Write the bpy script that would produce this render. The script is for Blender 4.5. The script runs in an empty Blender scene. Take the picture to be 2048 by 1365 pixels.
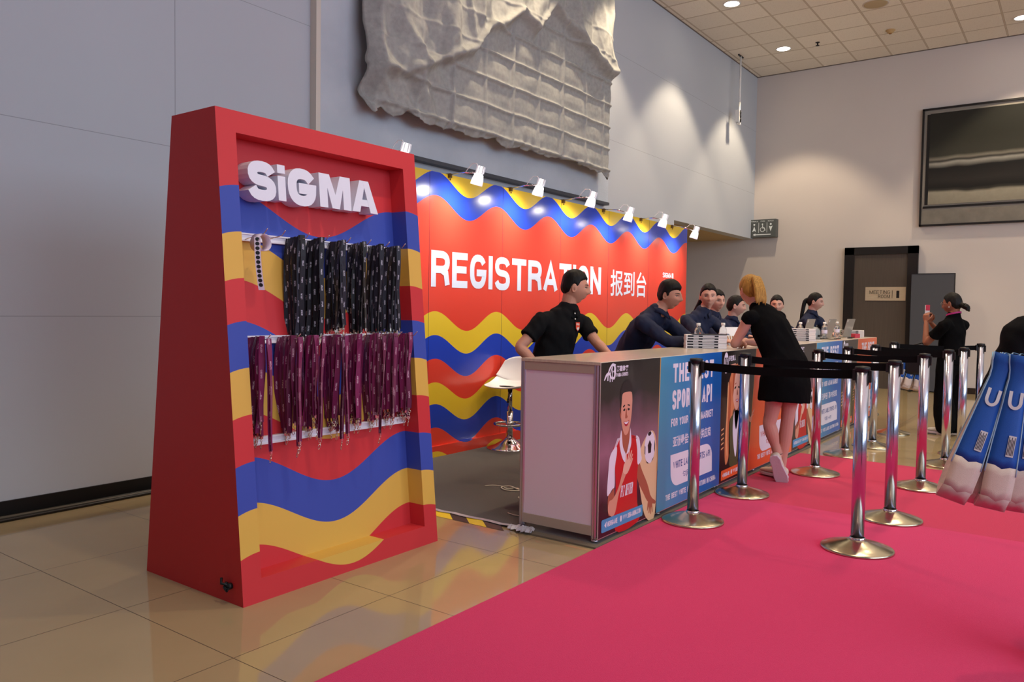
import bpy, bmesh, math, random
from mathutils import Vector, Matrix, noise
PI = math.pi
random.seed(7)
S = bpy.context.scene
COL = S.collection

# ---------------------------------------------------------------- camera
def cam_basis():
    yaw, pitch, roll = 0.62803785, -0.03964688, 0.01449094
    F = Vector((math.cos(pitch)*math.cos(yaw), math.cos(pitch)*math.sin(yaw), math.sin(pitch)))
    r = F.cross(Vector((0, 0, 1))).normalized()
    u = r.cross(F)
    return r*math.cos(roll)+u*math.sin(roll), -r*math.sin(roll)+u*math.cos(roll), F
cr, cu, cf = cam_basis()
cam = bpy.data.objects.new('camera', bpy.data.cameras.new('camera'))
COL.objects.link(cam)
cam.matrix_world = Matrix(((cr.x, cu.x, -cf.x, 0), (cr.y, cu.y, -cf.y, 0), (cr.z, cu.z, -cf.z, 1.28), (0, 0, 0, 1)))
cam.data.sensor_width = 36
cam.data.lens = 1569.53*36/2048
cam.data.clip_start = 0.05
S.camera = cam

# ---------------------------------------------------------------- world, lights, exposure
W = bpy.data.worlds.new('hall_air'); S.world = W; W.use_nodes = True
W.node_tree.nodes['Background'].inputs[0].default_value = (0.55, 0.64, 0.86, 1)
W.node_tree.nodes['Background'].inputs[1].default_value = 0.17
S.view_settings.view_transform = 'Standard'
S.view_settings.look = 'None'
S.view_settings.exposure = 0.36
S.view_settings.gamma = 1.0
S.view_settings.use_curve_mapping = False
S.cycles.use_denoising = True

def light(kind, name, loc, target, power, col, **kw):
    d = bpy.data.lights.new(name, kind); d.energy = power; d.color = col
    for k, v in kw.items(): setattr(d, k, v)
    o = bpy.data.objects.new(name, d); COL.objects.link(o); o.location = loc
    o.rotation_euler = (Vector(target)-Vector(loc)).to_track_quat('-Z', 'Y').to_euler()
    return o
WARM = (1.0, 0.80, 0.56)
COOL = (0.66, 0.80, 1.0)
# tall daylight front of the hall, on the camera's right and behind it
light('AREA', 'daylight_front', (3.5, -9.0, 4.4), (6.5, 4.0, 2.2), 760, COOL, shape='RECTANGLE', size=15, size_y=4.5)
# even glow of the hall's other ceiling lamps, overhead
light('AREA', 'hall_ceiling_glow', (5.5, -1.0, 5.6), (5.5, -0.6, 0), 150, (1.0, 0.92, 0.82), shape='RECTANGLE', size=16, size_y=8)

# ---------------------------------------------------------------- materials
def lin(c): return tuple(((x/12.92) if x <= 0.04045 else ((x+0.055)/1.055)**2.4) for x in c)
def srgb(r, g, b): return lin((r/255, g/255, b/255))
MATS = {}
def mat(name, col, rough=0.6, metal=0.0, spec=0.5, bump=0.0, bscale=60, var=0.0, vscale=6, coat=0.0, emit=None, alpha=1.0, trans=0.0, ior=1.45, sheen=0.0):
    if name in MATS: return MATS[name]
    m = bpy.data.materials.new(name); m.use_nodes = True
    nt = m.node_tree; b = nt.nodes['Principled BSDF']
    b.inputs['Base Color'].default_value = (*col, 1)
    b.inputs['Roughness'].default_value = rough
    b.inputs['Metallic'].default_value = metal
    b.inputs['Specular IOR Level'].default_value = spec
    b.inputs['IOR'].default_value = ior
    if coat: b.inputs['Coat Weight'].default_value = coat; b.inputs['Coat Roughness'].default_value = 0.08
    if sheen: b.inputs['Sheen Weight'].default_value = sheen
    if trans: b.inputs['Transmission Weight'].default_value = trans
    if alpha < 1: b.inputs['Alpha'].default_value = alpha
    if emit: b.inputs['Emission Color'].default_value = (*emit[0], 1); b.inputs['Emission Strength'].default_value = emit[1]
    geo = None
    if bump or var:
        geo = nt.nodes.new('ShaderNodeTexCoord')
    if var:
        n = nt.nodes.new('ShaderNodeTexNoise'); n.inputs['Scale'].default_value = vscale; n.inputs['Detail'].default_value = 4
        nt.links.new(geo.outputs['Object'], n.inputs['Vector'])
        mx = nt.nodes.new('ShaderNodeMix'); mx.data_type = 'RGBA'
        mx.inputs[6].default_value = (*[c*(1-var) for c in col], 1); mx.inputs[7].default_value = (*[min(1, c*(1+var)) for c in col], 1)
        nt.links.new(n.outputs['Fac'], mx.inputs[0]); nt.links.new(mx.outputs[2], b.inputs['Base Color'])
    if bump:
        n = nt.nodes.new('ShaderNodeTexNoise'); n.inputs['Scale'].default_value = bscale; n.inputs['Detail'].default_value = 3
        nt.links.new(geo.outputs['Object'], n.inputs['Vector'])
        bp = nt.nodes.new('ShaderNodeBump'); bp.inputs['Strength'].default_value = bump; bp.inputs['Distance'].default_value = 0.01
        nt.links.new(n.outputs['Fac'], bp.inputs['Height']); nt.links.new(bp.outputs['Normal'], b.inputs['Normal'])
    MATS[name] = m
    return m

class G:                                   # tiny node-graph helper
    def __init__(s, name, **kw):
        s.m = mat(name, (1, 1, 1), **kw); s.nt = s.m.node_tree; s.b = s.nt.nodes['Principled BSDF']
    def val(s, x, sock):
        if isinstance(x, (int, float)): sock.default_value = x
        else: s.nt.links.new(x, sock)
    def math(s, op, a, b=0.0, c=None):
        n = s.nt.nodes.new('ShaderNodeMath'); n.operation = op
        s.val(a, n.inputs[0]); s.val(b, n.inputs[1])
        if c is not None: s.val(c, n.inputs[2])
        return n.outputs[0]
    def xyz(s, space='Position'):
        if space == 'Position': g = s.nt.nodes.new('ShaderNodeNewGeometry').outputs['Position']
        else: g = s.nt.nodes.new('ShaderNodeTexCoord').outputs[space]
        q = s.nt.nodes.new('ShaderNodeSeparateXYZ'); s.nt.links.new(g, q.inputs[0])
        return g, q.outputs[0], q.outputs[1], q.outputs[2]
    def noise(s, vec, scale, detail=3, out='Fac'):
        n = s.nt.nodes.new('ShaderNodeTexNoise'); n.inputs['Scale'].default_value = scale; n.inputs['Detail'].default_value = detail
        s.nt.links.new(vec, n.inputs['Vector']); return n.outputs[out]
    def mix(s, f, a, b):
        n = s.nt.nodes.new('ShaderNodeMix'); n.data_type = 'RGBA'; s.val(f, n.inputs[0])
        for x, k in ((a, 6), (b, 7)):
            if isinstance(x, tuple): n.inputs[k].default_value = (*x, 1)
            else: s.nt.links.new(x, n.inputs[k])
        return n.outputs[2]
    def ramp(s, f, stops):
        n = s.nt.nodes.new('ShaderNodeValToRGB'); n.color_ramp.interpolation = 'CONSTANT'
        e = n.color_ramp.elements
        while len(e) < len(stops): e.new(0.5)
        for k, (p, c) in enumerate(stops): e[k].position = p; e[k].color = (*c, 1)
        s.nt.links.new(f, n.inputs[0]); return n.outputs[0]
    def base(s, x): s.nt.links.new(x, s.b.inputs['Base Color'])
    def rough(s, x): s.nt.links.new(x, s.b.inputs['Roughness'])
    def bump(s, h, strength=0.3, dist=0.01):
        n = s.nt.nodes.new('ShaderNodeBump'); n.inputs['Strength'].default_value = strength; n.inputs['Distance'].default_value = dist
        s.nt.links.new(h, n.inputs['Height']); s.nt.links.new(n.outputs['Normal'], s.b.inputs['Normal'])

RED = srgb(226, 66, 48); BLUE = srgb(34, 66, 184); YEL = srgb(232, 194, 50)
KRED = srgb(198, 50, 56); KBLUE = srgb(56, 76, 168); KYEL = srgb(214, 172, 78)  # stand colours less saturated: cool daylight sheen put into the paint

def line_mask(g, coord, pitch, offset, half):
    """1 inside the thin joints that repeat every pitch"""
    f = g.math('FRACT', g.math('DIVIDE', g.math('SUBTRACT', coord, offset-half), pitch))
    return g.math('LESS_THAN', f, 2*half/pitch)

def floor_material():
    g = G('polished_beige_tile', rough=0.12, spec=0.8)
    p, x, y, z = g.xyz()
    mx = line_mask(g, x, 0.793, 1.683, 0.0016); my = line_mask(g, y, 0.766, 2.453, 0.0016)
    m = g.math('MAXIMUM', mx, my)
    cx = g.math('FLOOR', g.math('DIVIDE', g.math('SUBTRACT', x, 1.683), 0.793)); cy = g.math('FLOOR', g.math('DIVIDE', g.math('SUBTRACT', y, 2.453), 0.766))
    cc = g.nt.nodes.new('ShaderNodeCombineXYZ'); g.nt.links.new(cx, cc.inputs[0]); g.nt.links.new(cy, cc.inputs[1])
    wn = g.nt.nodes.new('ShaderNodeTexWhiteNoise'); g.nt.links.new(cc.outputs[0], wn.inputs['Vector'])
    a = g.mix(g.noise(p, 3.0, 5), srgb(160, 141, 106), srgb(174, 154, 117))
    a = g.mix(g.math('MULTIPLY', wn.outputs['Value'], 0.35), a, srgb(163, 142, 105))
    g.base(g.mix(m, a, srgb(60, 42, 26)))
    g.rough(g.math('ADD', g.math('MULTIPLY', m, 0.6), g.math('ADD', 0.045, g.math('MULTIPLY', g.noise(p, 1.2, 2), 0.04))))
    return g.m
def ceiling_material():
    g = G('mineral_ceiling_tile', rough=0.9)
    p, x, y, z = g.xyz()
    m = g.math('MAXIMUM', line_mask(g, x, 0.59, 14.9, 0.010), line_mask(g, y, 0.565, 4.51, 0.010))
    e = g.math('MAXIMUM', line_mask(g, x, 0.59, 14.9, 0.013), line_mask(g, y, 0.565, 4.51, 0.013))
    cx = g.math('FLOOR', g.math('DIVIDE', g.math('SUBTRACT', x, 14.9), 0.59)); cy = g.math('FLOOR', g.math('DIVIDE', g.math('SUBTRACT', y, 4.51), 0.565))
    cc = g.nt.nodes.new('ShaderNodeCombineXYZ'); g.nt.links.new(cx, cc.inputs[0]); g.nt.links.new(cy, cc.inputs[1])
    wn = g.nt.nodes.new('ShaderNodeTexWhiteNoise'); g.nt.links.new(cc.outputs[0], wn.inputs['Vector'])
    tile = g.mix(wn.outputs['Value'], srgb(232, 226, 212), srgb(242, 236, 222))
    tile = g.mix(g.math('MULTIPLY', g.math('GREATER_THAN', g.noise(p, 90, 2), 0.62), 0.25), tile, srgb(170, 158, 138))
    g.base(g.mix(m, g.mix(e, tile, srgb(150, 138, 120)), srgb(206, 194, 174)))
    g.bump(g.math('SUBTRACT', 1.0, e), 0.25)
    return g.m
def wall_material(name, col, seams_x=(), z0=1.2, pitch=1.178, var=0.05):
    g = G(name, rough=0.75, spec=0.3)
    p, x, y, z = g.xyz()
    a = g.mix(g.noise(p, 0.8, 3), tuple(c*(1-var) for c in col), tuple(min(1, c*(1+var)) for c in col))
    m = line_mask(g, z, pitch, z0, 0.0022)
    for sx in seams_x:
        m = g.math('MAXIMUM', m, g.math('LESS_THAN', g.math('ABSOLUTE', g.math('SUBTRACT', x, sx)), 0.003))
    g.base(g.mix(g.math('MULTIPLY', m, 0.4), a, srgb(60, 60, 66)))
    g.bump(g.noise(p, 180, 2), 0.05, 0.004)
    return g.m
def carpet_material(name, c0, c1, sc=420):
    g = G(name, rough=0.95, spec=0.1, sheen=0.15)
    p, x, y, z = g.xyz()
    a = g.mix(g.noise(p, sc, 3), c0, c1)
    a = g.mix(g.math('MULTIPLY', g.noise(p, 2.2, 5), 0.35), a, c0)
    g.base(a); g.bump(g.noise(p, sc, 3), 0.5, 0.004)
    return g.m
def wave_stack(name, c0, A, period, x0, bounds, rough=0.5, coat=0.0):
    """coloured bands between equal waves: bounds = [(z of the band's lower edge, colour), ...] from the bottom"""
    g = G(name, rough=rough, coat=coat, spec=0.4); g.b.inputs['Coat Roughness'].default_value = 0.22
    p, x, y, z = g.xyz()
    w = g.math('MULTIPLY', g.math('COSINE', g.math('MULTIPLY', g.math('SUBTRACT', x, x0), 2*PI/period)), A)
    v = g.math('DIVIDE', g.math('ADD', g.math('SUBTRACT', z, w), 0.5), 4.0)
    stops = [((b+0.5)/4.0, c) for b, c in bounds]
    g.base(g.ramp(v, stops))
    g.bump(g.noise(p, 120, 3), 0.03, 0.004)
    return g.m
def wood_grain(name, c0, c1, sx=1.2, sz=26, rough=0.45, axis='z'):
    g = G(name, rough=rough)
    t = g.nt.nodes.new('ShaderNodeNewGeometry'); mp = g.nt.nodes.new('ShaderNodeMapping')
    mp.inputs['Scale'].default_value = {'z': (sz, sz, sx), 'x': (sx, sz, sz)}[axis]
    g.nt.links.new(t.outputs['Position'], mp.inputs[0])
    g.base(g.mix(g.noise(mp.outputs[0], 3.0, 6), c0, c1))
    return g.m

M_floor = floor_material(); M_ceil = ceiling_material()
M_wallL = wall_material('pale_wall_panel', srgb(186, 190, 195), (3.07, 0.7, 5.45))
M_wallE = wall_material('warm_white_wall', srgb(206, 197, 190), (), z0=-5, pitch=30)
M_pink = carpet_material('pink_needle_carpet', srgb(190, 28, 84), srgb(210, 46, 102))
M_pink2 = carpet_material('deeper_pink_carpet', srgb(180, 24, 64), srgb(197, 37, 80))
M_grey = carpet_material('charcoal_grey_carpet', srgb(70, 68, 66), srgb(96, 94, 90), 300)
M_alu = mat('brushed_aluminium', srgb(196, 190, 200), 0.32, 1.0)
M_chrome = mat('polished_steel', srgb(202, 204, 220), 0.20, 1.0)
M_chrome2 = mat('bright_chrome', srgb(225, 225, 225), 0.06, 1.0)
M_brass = mat('stained_steel_dome', srgb(196, 186, 158), 0.22, 1.0, bump=0.05, bscale=14)
M_black = mat('matt_black_plastic', srgb(16, 16, 18), 0.5)
M_blackr = mat('black_rubber', srgb(22, 22, 22), 0.8)
M_belt = mat('black_webbing', srgb(9, 9, 11), 0.85, bump=0.3, bscale=500, spec=0.15)
M_white = mat('gloss_white_plastic', srgb(232, 230, 226), 0.3)
M_cream = mat('cream_rim_and_lit_edge', srgb(214, 204, 190), 0.6)
M_letter = mat('white_foam_lettering', srgb(222, 226, 240), 0.35)
M_paper = mat('white_paper', srgb(236, 234, 232), 0.7)
M_dark = mat('near_black_paint', srgb(14, 13, 12), 0.45)
M_kside = mat('scarlet_paint', srgb(188, 34, 34), 0.55, bump=0.04, bscale=200)

# ---------------------------------------------------------------- mesh helpers
class MB:
    """collects shapes (local coordinates) and links them as ONE mesh object"""
    def __init__(s): s.v = []; s.f = []; s.mi = []; s.mats = []; s.sm = []
    def mid(s, m):
        if m is None: return 0
        if m not in s.mats: s.mats.append(m)
        return s.mats.index(m)
    def add(s, vs, fs, m=None, smooth=False):
        o = len(s.v); k = s.mid(m)
        s.v += [tuple(v) for v in vs]
        for f in fs: s.f.append(tuple(i+o for i in f)); s.mi.append(k); s.sm.append(smooth)
        return s
    def box(s, x0, y0, z0, x1, y1, z1, m=None):
        v = [(x, y, z) for z in (z0, z1) for y in (y0, y1) for x in (x0, x1)]
        return s.add(v, [(0, 2, 3, 1), (4, 5, 7, 6), (0, 1, 5, 4), (2, 6, 7, 3), (0, 4, 6, 2), (1, 3, 7, 5)], m)
    def obox(s, c, ax, ay, az, hx, hy, hz, m=None):
        c, ax, ay, az = Vector(c), Vector(ax).normalized(), Vector(ay).normalized(), Vector(az).normalized()
        v = [c+ax*hx*i+ay*hy*j+az*hz*k for k in (-1, 1) for j in (-1, 1) for i in (-1, 1)]
        return s.add(v, [(0, 2, 3, 1), (4, 5, 7, 6), (0, 1, 5, 4), (2, 6, 7, 3), (0, 4, 6, 2), (1, 3, 7, 5)], m)
    def rings(s, rings, m=None, smooth=True, caps=True, close=True):
        n = len(rings[0]); vs = [p for r in rings for p in r]; fs = []
        for i in range(len(rings)-1):
            for j in range(n if close else n-1):
                a = i*n+j; b = i*n+(j+1) % n
                fs.append((a, b, b+n, a+n))
        if caps: fs.append(tuple(range(n))[::-1]); fs.append(tuple(range((len(rings)-1)*n, len(rings)*n)))
        return s.add(vs, fs, m, smooth)
    def lathe(s, prof, c=(0, 0, 0), m=None, n=40, smooth=True, caps=True):
        rs = [[(c[0]+r*math.cos(2*PI*j/n), c[1]+r*math.sin(2*PI*j/n), c[2]+z) for j in range(n)] for r, z in prof]
        return s.rings(rs, m, smooth, caps)
    def tube(s, pts, r, m=None, n=8, caps=True, closed=False):
        pts = [Vector(p) for p in pts]; R = r if isinstance(r, (list, tuple)) else [r]*len(pts); rs = []
        up = Vector((0, 0, 1)); prev = None
        for i, p in enumerate(pts):
            if closed: d = pts[(i+1) % len(pts)]-pts[i-1]
            else: d = pts[min(i+1, len(pts)-1)]-pts[max(i-1, 0)]
            d.normalize()
            if prev is None:
                a = d.cross(up)
                if a.length < 1e-3: a = d.cross(Vector((0, 1, 0)))
            else:
                a = prev - d*prev.dot(d)
                if a.length < 1e-4: a = d.cross(up)
            a.normalize(); prev = a; b = d.cross(a)
            rs.append([p+(a*math.cos(2*PI*j/n)+b*math.sin(2*PI*j/n))*R[i] for j in range(n)])
        if closed: rs.append(rs[0]); caps = False
        return s.rings(rs, m, True, caps)
    def ribbon(s, pts, wdir, w, t, m=None):
        """flat strap through pts; wdir = width direction(s)"""
        pts = [Vector(p) for p in pts]; rs = []
        for i, p in enumerate(pts):
            d = (pts[min(i+1, len(pts)-1)]-pts[max(i-1, 0)]).normalized()
            wd = Vector(wdir[i] if isinstance(wdir, list) else wdir).normalized(); nn = d.cross(wd).normalized()
            ww = w[i] if isinstance(w, list) else w
            rs.append([p+wd*ww/2+nn*t/2, p-wd*ww/2+nn*t/2, p-wd*ww/2-nn*t/2, p+wd*ww/2-nn*t/2])
        return s.rings(rs, m, False, True)
    def prism(s, poly, f, d, m=None, smooth=False):
        """poly = [(u,v)], f(u,v) -> point, d = extrusion vector"""
        P = [Vector(f(u, v)) for u, v in poly]; d = Vector(d); n = len(P)
        return s.add(P+[p+d for p in P], [tuple(range(n))[::-1], tuple(range(n, 2*n))]+[(i, (i+1) % n, n+(i+1) % n, n+i) for i in range(n)], m, smooth)
    def sphere(s, c, r, m=None, n=16, k=10):
        rx, ry, rz = r if isinstance(r, (list, tuple)) else (r, r, r)
        rs = []
        for i in range(k+1):
            a = -PI/2+PI*i/k; ca = max(math.cos(a), 0.02)
            rs.append([(c[0]+rx*ca*math.cos(2*PI*j/n), c[1]+ry*ca*math.sin(2*PI*j/n), c[2]+rz*math.sin(a)) for j in range(n)])
        return s.rings(rs, m)
    def text(s, body, u0, u1, v0, v1, f, m=None, bold=0.0, depth=0.0, ddir=(0, 1, 0), shear=0.0):
        """lettering scaled into the box u0..u1, v0..v1 and mapped by f(u, v)"""
        c = bpy.data.curves.new('lettering', 'FONT'); c.body = body; c.offset = bold; c.resolution_u = 3; c.shear = shear
        c.size = 1.0; c.align_x = 'LEFT'
        o = bpy.data.objects.new('lettering', c); COL.objects.link(o)
        dg = bpy.context.evaluated_depsgraph_get(); dg.update()
        me = bpy.data.meshes.new_from_object(o.evaluated_get(dg))
        vs = [v.co.copy() for v in me.vertices]; fs = [tuple(p.vertices) for p in me.polygons]
        edges = {}
        for p in fs:
            for i in range(len(p)):
                e = (p[i], p[(i+1) % len(p)]); edges[e] = 1
        bpy.data.objects.remove(o); bpy.data.curves.remove(c); bpy.data.meshes.remove(me)
        x0 = min(v.x for v in vs); x1 = max(v.x for v in vs); y0 = min(v.y for v in vs); y1 = max(v.y for v in vs)
        Q = [Vector(f(u0+(v.x-x0)/(x1-x0)*(u1-u0), v0+(v.y-y0)/(y1-y0)*(v1-v0))) for v in vs]
        if not depth: return s.add(Q, fs, m)
        d = Vector(ddir)*depth; n = len(Q)
        side = [(a, b, b+n, a+n) for (a, b) in edges if (b, a) not in edges]
        return s.add(Q+[q+d for q in Q], fs+[tuple(i+n for i in p)[::-1] for p in fs]+side, m)
    def make(s, name, m=None, parent=None, origin=(0, 0, 0), bevel=0.0, bseg=2, smooth=None, fixn=True):
        me = bpy.data.meshes.new(name)
        o0 = Vector(origin)
        me.from_pydata([tuple(Vector(v)-o0) for v in s.v], [], s.f)
        for x in (s.mats if s.mats else [m]): me.materials.append(x)
        if s.mats: me.polygons.foreach_set('material_index', s.mi)
        me.polygons.foreach_set('use_smooth', [bool(q) if smooth is None else smooth for q in s.sm])
        if fixn:
            b = bmesh.new(); b.from_mesh(me); bmesh.ops.recalc_face_normals(b, faces=b.faces); b.to_mesh(me); b.free()
        me.update()
        o = bpy.data.objects.new(name, me); COL.objects.link(o)
        if parent is not None: o.parent = parent
        else: o.location = o0
        if bevel:
            q = o.modifiers.new('bevel', 'BEVEL'); q.width = bevel; q.segments = bseg; q.limit_method = 'ANGLE'; q.angle_limit = 0.9
        return o
def thing(name, label, cat, loc=(0, 0, 0), rz=0.0, group=None):
    o = bpy.data.objects.new(name, None); COL.objects.link(o); o.location = loc; o.rotation_euler = (0, 0, rz)
    o.empty_display_size = 0.05
    return tag(o, label, cat, group)
def tag(o, label, cat, group=None, kind=None):
    o['label'] = label; o['category'] = cat
    if group: o['group'] = group
    if kind: o['kind'] = kind
    return o
def struct(o): o['kind'] = 'structure'; return o
def dup(root, loc, rz, label, group=None):
    r = root.copy(); COL.objects.link(r); r.location = loc; r.rotation_euler = (0, 0, rz); r['label'] = label
    if group: r['group'] = group
    for ch in list(root.children):
        c = ch.copy(); COL.objects.link(c); c.parent = r
        for gch in list(ch.children):
            d = gch.copy(); COL.objects.link(d); d.parent = c
    return r
def xz(y): return lambda u, v: (u, y, v)


# ---------------------------------------------------------------- grotesque lettering drawn with strokes
def arc(cx, cy, rx, ry, a0, a1, n=14, e=0.8):
    out = []
    for i in range(n+1):
        a = math.radians(a0+(a1-a0)*i/n); c, s_ = math.cos(a), math.sin(a)
        out.append((cx+rx*math.copysign(abs(c)**e, c), cy+ry*math.copysign(abs(s_)**e, s_)))
    return out
GLY = {
 'A': [[(0, 0), (.5, 1.0), (1, 0)], [(.2, .30), (.8, .30)]], 'B': [[(0, 0), (0, 1)], [(0, 1), (.54, 1)]+arc(.55, .76, .4, .24, 90, -90)+[(0, .52)], [(.1, .52)]+arc(.6, .26, .4, .26, 90, -90)+[(0, 0)]],
 'C': [arc(.5, .5, .5, .5, 42, 318, 20)], 'D': [[(0, 0), (0, 1)], [(0, 1)]+arc(.45, .5, .55, .5, 90, -90)+[(0, 0)]], 'E': [[(1, 1), (0, 1), (0, 0), (1, 0)], [(0.05, .52), (.9, .52)]],
 'F': [[(1, 1), (0, 1), (0, 0)], [(0.05, .52), (.85, .52)]], 'G': [arc(.5, .5, .5, .5, 38, 345, 22)+[(1, .46), (.55, .46)]], 'H': [[(0, 0), (0, 1)], [(1, 0), (1, 1)], [(0, .52), (1, .52)]],
 'I': [[(.5, 0), (.5, 1)]], 'J': [[(1, 1), (1, .3)]+arc(.5, .3, .5, .3, 0, -170)], 'K': [[(0, 0), (0, 1)], [(1, 1), (.05, .42)], [(.35, .6), (1, 0)]], 'L': [[(0, 1), (0, 0), (1, 0)]],
 'M': [[(0, 0), (0, 1)], [(0, 1), (.5, .05), (1, 1)], [(1, 1), (1, 0)]], 'N': [[(0, 0), (0, 1)], [(0, 1), (1, 0)], [(1, 0), (1, 1)]], 'O': [arc(.5, .5, .5, .5, 90, 450, 28)],
 'P': [[(0, 0), (0, 1)], [(0, 1)]+arc(.5, .74, .5, .26, 90, -90)+[(0, .48)]], 'R': [[(0, 0), (0, 1)], [(0, 1)]+arc(.5, .74, .5, .26, 90, -90)+[(0, .48)], [(.55, .48), (.9, .36), (1, 0)]],
 'S': [arc(.5, .755, .48, .245, 18, 255, 14)+arc(.5, .245, .5, .26, 80, -162, 14)], 'T': [[(0, 1), (1, 1)], [(.5, 1), (.5, 0)]], 'U': [[(0, 1), (0, .35)]+arc(.5, .35, .5, .35, 180, 360)+[(1, .35), (1, 1)]],
 'V': [[(0, 1), (.5, 0), (1, 1)]], 'W': [[(0, 1), (.25, 0), (.5, .95), (.75, 0), (1, 1)]], 'Y': [[(0, 1), (.5, .48), (1, 1)], [(.5, .5), (.5, 0)]], 'X': [[(0, 1), (1, 0)], [(0, 0), (1, 1)]],
 '.': [[(.5, 0), (.5, .06)]], '+': [[(.1, .45), (.9, .45)], [(.5, .15), (.5, .75)]], '1': [[(.1, .8), (.6, 1), (.6, 0)]], '@': [arc(.5, .5, .5, .5, -40, 300, 20), arc(.5, .5, .18, .18, 0, 360, 10)]}
GW = {'I': 0.0, 'M': 1.35, 'W': 1.6, '.': 0.0, ' ': 0.35, 'L': .85, 'E': .85, 'F': .85, 'A': 1.15, 'T': 1.0, 'V': 1.1, 'Y': 1.1, '@': 1.3, '1': .6}
def outline(pts, th):
    n = len(pts); L, R = [], []
    closed = n > 3 and abs(pts[0][0]-pts[-1][0]) < 1e-6 and abs(pts[0][1]-pts[-1][1]) < 1e-6
    for i in range(n):
        a = pts[i-1] if i else (pts[-2] if closed else None); c = pts[i+1] if i < n-1 else (pts[1] if closed else None); b = pts[i]
        ds = []
        for p, q_ in ((a, b), (b, c)):
            if p is None or q_ is None: continue
            d = (q_[0]-p[0], q_[1]-p[1]); l = math.hypot(*d)
            if l > 1e-9: ds.append((d[0]/l, d[1]/l))
        if not ds: ds = [(1, 0)]
        nx = sum(-d[1] for d in ds)/len(ds); ny = sum(d[0] for d in ds)/len(ds); l2 = max(nx*nx+ny*ny, 0.2)
        nx /= l2; ny /= l2
        L.append((b[0]+nx*th/2, b[1]+ny*th/2)); R.append((b[0]-nx*th/2, b[1]-ny*th/2))
    return L, R
def strokes(mb, body, u0, u1, v0, v1, f, m, th, gap=0.28, depth=None, italic=0.0):
    """body set in the box u0..u1, v0..v1 with stroke width th; f maps (u, v) to a point"""
    ws = [GW.get(c, 1.0) for c in body]; H = v1-v0
    k = len(body)
    # unit width W solves: sum(ws)*W + k*th + (k-1)*gap*W = u1-u0
    Wd = ((u1-u0)-k*th)/(sum(ws)+gap*(k-1))
    u = u0+th/2
    o_ = Vector(f(u0, v0)); nv = (Vector(f(u0+1, v0))-o_).cross(Vector(f(u0, v0+1))-o_).normalized()
    for c, w in zip(body, ws):
        for si, st in enumerate(GLY.get(c, [])):
            ft = (lambda a_, b_, e_=nv*0.0004*si: Vector(f(a_, b_))+e_)
            P = [(u+x*w*Wd, v0+th/2+y*(H-th)) for x, y in st]
            if not (abs(P[0][0]-P[-1][0]) < 1e-6 and abs(P[0][1]-P[-1][1]) < 1e-6):
                for e_i, n_i in ((0, 1), (-1, -2)):
                    dx, dy = P[e_i][0]-P[n_i][0], P[e_i][1]-P[n_i][1]; l_ = math.hypot(dx, dy) or 1
                    k_ = 0.5 if min(abs(dx), abs(dy)) < 0.05*l_ else 0.22
                    P[e_i] = (P[e_i][0]+dx/l_*th*k_, P[e_i][1]+dy/l_*th*k_)
            if italic: P = [(x+(y-v0)*italic, y) for x, y in P]
            L, R = outline(P, th); n = len(P)
            if depth is None:
                mb.add([ft(*p) for p in L]+[ft(*p) for p in R], [(i, i+1, n+i+1, n+i) for i in range(n-1)], m)
            else:
                mb.prism(L+R[::-1], ft, depth, m)
        u += w*Wd+th+gap*Wd

# ---------------------------------------------------------------- room shell
CZ = 5.76; XE = 14.9; YL = 5.15; SX = 11.3; SZ = 2.70
struct(MB().box(-7, -11, -0.1, XE+0.2, YL+3.4, 0).make('floor', M_floor))
struct(MB().box(-7, -11, CZ, XE+0.2, YL+0.2, CZ+0.1).make('ceiling', M_ceil))
wl = MB(); wl.box(-7, YL, 0, SX, YL+0.2, CZ); wl.box(SX, YL, SZ, XE, YL+0.2, CZ)
struct(wl.make('wall_left', M_wallL))
struct(MB().box(SX-0.2, YL+0.2, 0, SX, YL+3.4, SZ).make('wall_corridor', M_wallE))
struct(MB().box(XE, -11, 0, XE+0.2, YL+3.4, CZ).make('wall_end', M_wallE))
struct(MB().box(SX, YL+0.2, SZ, XE, YL+3.4, SZ+0.1).make('ceiling_corridor', mat('ochre_soffit', srgb(186, 162, 118), 0.8)))
struct(MB().box(SX, YL+3.3, 0, XE, YL+3.4, SZ).make('wall_corridor_end', M_wallE))
struct(MB().box(-7, YL-0.014, 0.0, SX, YL, 0.1).make('baseboard_left', M_dark))
struct(MB().box(XE-0.014, -11, 0, XE, 2.3, 0.1).make('baseboard_end', mat('dark_brown_skirting', srgb(40, 24, 14), 0.5)))
struct(MB().box(-7, YL-0.012, CZ-0.012, XE, YL, CZ).box(XE-0.012, -11, CZ-0.012, XE, YL, CZ).make('trim_1', mat('ceiling_angle_trim', srgb(110, 98, 88), 0.5)))
# run of black cables lying along the skirting
cb = MB()
for k, (dy, r, c) in enumerate(((0.045, 0.010, srgb(15, 14, 14)), (0.075, 0.013, srgb(70, 64, 52)), (0.105, 0.010, srgb(18, 14, 12)))):
    pts = [(-3+i*0.35, YL-dy+0.012*math.sin(i*0.9+k*2), r+0.001) for i in range(21)]
    cb.tube(pts, r, mat('cable_sheath_%s' % 'abc'[k], c, 0.4), 8)
tag(cb.make('floor_cable', None), 'bundle of dark cables lying on the floor along the black skirting of the left wall', 'cable')

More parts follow.
